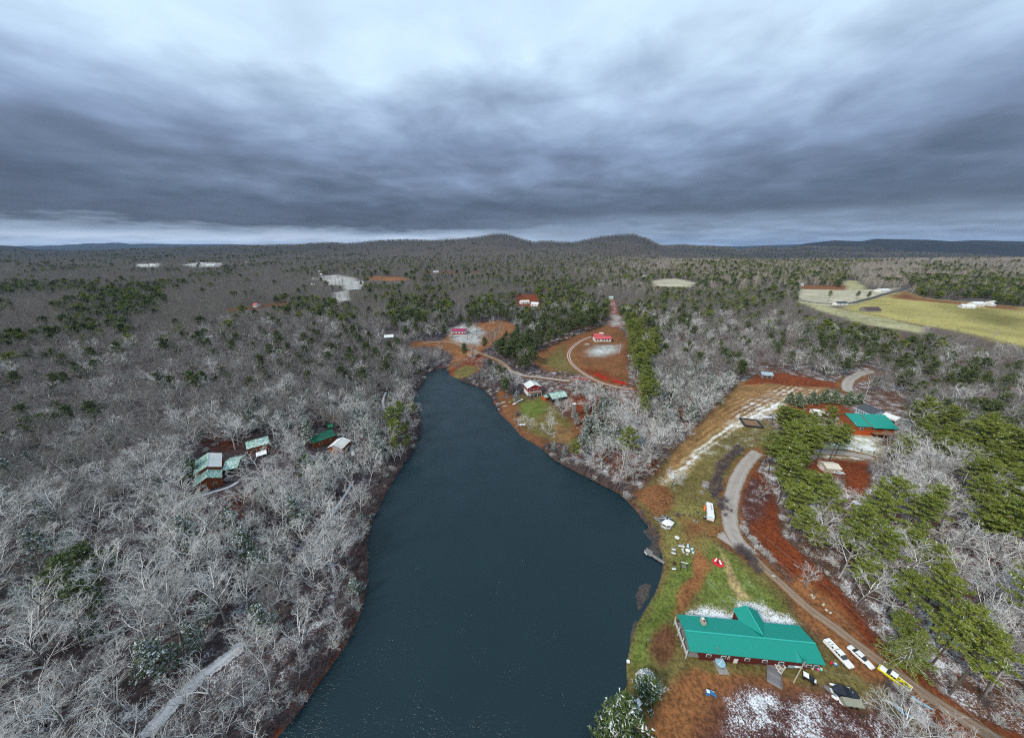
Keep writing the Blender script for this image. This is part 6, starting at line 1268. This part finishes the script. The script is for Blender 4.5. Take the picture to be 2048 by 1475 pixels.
# pasture fence: posts and wires along the lower edge of the pasture
FP = [at(u, v) for u, v in [(1640 + i * 12.2, 611.5 + i * 2.15 + (i > 8) * (i - 8) * .5) for i in range(18)]]
T = thing('pasture_fence', 'post and rail fence along the brown lower edge of the yellow pasture', 'fence', FP[0], 0)
for p in FP: MB().box((p[0] - FP[0][0], p[1] - FP[0][1], p[2] - FP[0][2] + .7), (.25, .25, 1.6)).obj('fence_post', WL['wood'], T)
for a, b in zip(FP[:-1], FP[1:]): MB().tube([tuple(np.array(a) - np.array(FP[0]) + (0, 0, 1.1)), tuple(np.array(b) - np.array(FP[0]) + (0, 0, 1.1))], .09, 4).obj('rail', WL['wood'], T)

# ------------------------------------------------------------------ trees and shrubs one can point to
def lone(typ, u, v, s, label, **k): x, y, z = at(u, v); return put_tree(typ, x, y, z, s, label=label, **k)
lone('round_frosted', 1099, 873, 1.0, 'round frosted tree standing alone on the lawn by the lake', rz=.4, idx=0); lone('frosted', 1039, 862, .62, 'left of two slender frosted trees on the far shore', idx=1); lone('frosted', 1056, 866, .66, 'right of two slender frosted trees on the far shore', idx=2)
lone('dark_pine', 1009, 793, .95, 'bright green pine between the red shed and the shore', idx=0); lone('frosted_pine', 1032, 805, .7, 'frosted cedar beside the plank walkway on the far shore', idx=1); lone('round_frosted', 1121, 834, 1.15, 'big frosted tree in front of the low green-roofed cabin', idx=1)
lone('frosted_pine', 1152, 852, .6, 'dark frosted cedar at the foot of the stone chimney', idx=0); lone('young_pine', 984, 745, .8, 'small frosted evergreen at the head of the lake', idx=0); lone('round_frosted', 948, 728, 1.0, 'frosted tree on the point at the head of the lake', idx=0); lone('dark_pine', 969, 702, .95, 'dark pine left of the pine belt above the inlet', idx=1)
lone('round_frosted', 1342, 975, .8, 'white frosted tree on the lawn above the gazebo', idx=1); lone('frosted', 1608, 1176, .55, 'small white frosted tree on the bank above the road', idx=0); lone('frosted', 1516, 1004, .50, 'leaning frosted tree inside the road bend', idx=2); lone('frosted', 1530, 975, .45, 'thin frosted tree at the top of the red bank', idx=1)
lone('plain', 1706, 902, .36, 'small dark bare tree on the snowy yard below the log house', idx=0); lone('brown_shrub', 1908, 600, 6.5, 'round red-brown tree at the far end of the yellow pasture', name='pasture_tree'); lone('spruce', 1800, 1322, 1.0, 'drooping spruce with white branch lines above the sedan', idx=0)
lone('round_frosted', 1800, 1500, .95, 'big frosted tree reaching over the bottom right of the yard', idx=1, rz=2.0); lone('round_frosted', 1862, 1500, .8, 'frosted tree leaning over the road at the bottom edge', idx=0); lone('plain', 1752, 1440, .42, 'thin bare sapling at the edge of the snowy slope', idx=2)
lone('pine', 1655, 604, 1.0, 'dark pine left of the derelict farmhouse', idx=2); lone('dark_pine', 1712, 598, 1.0, 'left of two dark pines in the pale yard by the paved road', idx=0); lone('dark_pine', 1733, 600, 1.05, 'right of two dark pines in the pale yard by the paved road', idx=1); lone('dark_pine', 1830, 583, 1.1, 'pine where the paved road enters the wood', idx=0); lone('tan_bare', 1984, 679, .8, 'spreading bare tree at the lower right of the yellow pasture', idx=0)
lone('dark_pine', 172, 1225, 1.25, 'lone dark pine with a long bare trunk in the frosted wood on the left', idx=1); lone('young_pine', 622, 950, 1.5, 'snow-flecked evergreen in front of the emerald cabin', idx=1); lone('frosted_pine', 605, 930, .9, 'dense dark cedar left of the snow-white roofed wing', idx=2); lone('young_pine', 1240, 1490, 1.9, 'broad bright pine at the bottom shore leaning over the lake', idx=0); lone('young_pine', 392, 955, 1.5, 'snow-laden spruce at the left corner of the snowy-roofed cabin', idx=0)
for i, (u, v, s_) in enumerate(((1577, 806, 1.1), (1597, 812, 1.25), (1620, 806, 1.2), (1643, 804, 1.35), (1668, 806, 1.3), (1692, 808, 1.25), (1713, 806, 1.1))): lone('young_pine', u, v, s_, '%s young pine in the row between the tawny field and the white tent' % ('first', 'second', 'third', 'middle', 'fifth', 'sixth', 'rightmost')[i] if i != 3 else 'middle young pine in the row behind the white tent', group='young pines in a row behind the white tent')
for u, v, s_, lb in ((1024, 712, .9, 'frosted round tree beside the farm lane above the inlet'), (985, 650, .9, 'grey frosted round tree in the clearing of the magenta-roofed house'), (930, 700, .75, 'frosted round bushy tree at the dirt lane by the inlet'), (878, 712, .9, 'wide frosted tree at the very head of the lake')): lone('round_frosted', u, v, s_, lb)
for u, v, s_, lb in ((944, 640, .9, 'left dark pine behind the magenta-roofed house'), (1000, 628, 1.1, 'tallest dark pine behind the magenta-roofed clearing'), (975, 632, 1.0, 'middle dark pine behind the magenta-roofed clearing')): lone('dark_pine', u, v, s_, lb)
for i, (u, v, s_, k_) in enumerate(((1536, 945, .82, 0), (1556, 952, .9, 1), (1577, 942, .88, 2), (1600, 935, .95, 3), (1613, 928, 1.0, 0), (1630, 922, .95, 2), (1656, 922, .98, 1), (1669, 913, .92, 3))): lone('pine', u, v, s_, '%s tall pine of the grove between the road bend and the cream shed' % ('leftmost', 'second', 'third', 'fourth', 'fifth', 'sixth', 'seventh', 'rightmost')[i], idx=k_, group='tall pines in the grove by the cream shed')
# two snow-laden evergreens
for typ_, u, v, s, lb in (('young_pine', 1291, 1388, .95, 'snow-laden holly on the bank between lodge and pine'), ('frosted_shrub', 1316, 1385, 1.2, 'white frosted bush right of the snow-laden holly')): lone(typ_, u, v, s, lb)
m_ = needle_material('snowy_holly_leaves', (.03, .085, .015), (.05, .12, .02), .95); B = TB(); n = 900; a = rng.uniform(0, 6.3, n); rr = np.sqrt(rng.random(n)); zc = rng.random(n); B.blades(np.stack([cos(0) * rr * np.cos(a) * 2.6 * np.sqrt(1 - zc ** 2 * .7), rr * np.sin(a) * 2.6 * np.sqrt(1 - zc ** 2 * .7), .3 + zc * 2.9], 1), 7, .34, .14, .2, .3)
x, y, z = at(1292, 1368); T = thing('holly_bush', 'big rounded evergreen bush thick with snow on the lakeside bank', 'bush', (x, y, z)); B2 = TB(); [B2.tube(curve((0, 0, 0), (rng.normal(0, .5), rng.normal(0, .5), 1), 2.6, 4, .15, .05), np.linspace(.06, .02, 5)) for _ in range(7)]; link(B2.mesh('trunk', BK['trunk']), 'stems', T); link(B.mesh('holly_foliage', m_), 'foliage', T)
# hedge and verge shrubs: counted one by one, each placed along its row
def row(P, n, typ, s0, s1, where, group, jit=.6):
    L = smooth_line(np.array([at(u, v)[:2] for u, v in P]), 1.0); seg = np.linspace(0, len(L) - 1, n)
    for i, q in enumerate(seg):
        p = L[int(q)] + rng.normal(0, jit, 2); z = hz(*p); put_tree(typ, p[0], p[1], z, rng.uniform(s0, s1), label=(('upper end', 'upper stretch', 'middle', 'lower stretch', 'lower end')[min(4, int(i * 5 / n))] + ' of the ' + where), group=group + ', ' + ('upper end', 'upper stretch', 'middle', 'lower stretch', 'lower end')[min(4, int(i * 5 / n))])
row([(1478, 900), (1452, 920), (1436, 948), (1428, 972), (1430, 990), (1440, 1010), (1444, 1022)], 56, 'brown_shrub', .8, 1.25, 'brown leafless hedge shrubs between lawn and gravel road', 'brown hedge shrubs by the gravel road', 1.0)
row([(1470, 905), (1440, 935), (1440, 980), (1452, 1020)], 26, 'brown_shrub', .8, 1.2, 'inner row of brown hedge shrubs beside the gravel road', 'inner row of brown hedge shrubs', .9)
row([(1418, 975), (1412, 965), (1408, 985)], 5, 'frosted_shrub', .6, .9, 'pale shrubs left of the brown hedge', 'pale shrubs left of the hedge')
row([(1484, 1060), (1500, 1075), (1520, 1098), (1545, 1122)], 12, 'frosted_shrub', .6, 1.0, 'frosted shrubs on the outer verge of the road bend', 'frosted shrubs on the outer verge')
row([(1478, 1100), (1492, 1118), (1506, 1136)], 12, 'brown_shrub', 1.0, 1.5, 'big grey bushes on the inner side of the narrow road', 'big grey bushes at the narrow road', 1.0)
for u, v, s, lb in ((1355, 1031, 1.0, 'largest of three little bushes left of the camper'), (1368, 1031.5, .6, 'middle one of three little bushes left of the camper'), (1379, 1031, .5, 'smallest bush beside the solar lamp')): lone('brown_shrub', u, v, s, lb, group='little bushes left of the camper')
for u, v, s, lb in ((1035, 830, 1.9, 'big brown bush at the water below the plank walkway'), (990, 765, 2.0, 'tall brown bush on the shore above the rowboat'), (960, 758, 1.8, 'brown bush on the shore at the head of the lake'), (975, 772, 1.6, 'brown shore bush between the head of the lake and the rowboat')): lone('brown_shrub', u, v, s, lb)

# ------------------------------------------------------------------ the air between here and the hills
def haze():
    zb = -10.0; zt = 470.0; m = bpy.data.materials.new('haze_air'); m.use_nodes = True; t = m.node_tree
    for n in list(t.nodes):
        if n.type == 'BSDF_PRINCIPLED': t.nodes.remove(n)
    v = t.nodes.new('ShaderNodeVolumePrincipled'); v.inputs['Color'].default_value = (.38, .62, 1.0, 1); v.inputs['Density'].default_value = HAZE; v.inputs['Anisotropy'].default_value = 0
    t.links.new(v.outputs[0], t.nodes['Material Output'].inputs['Volume']); m.volume_intersection_method = 'FAST' if hasattr(m, 'volume_intersection_method') else None
    o = MB().box((0, 0, (zb + zt) / 2), (50000, 50000, zt - zb)).obj('haze', m, None, kind='stuff', label='thin bluish winter haze over the valley', category='haze'); return o
HAZE = 1.2e-5

haze()
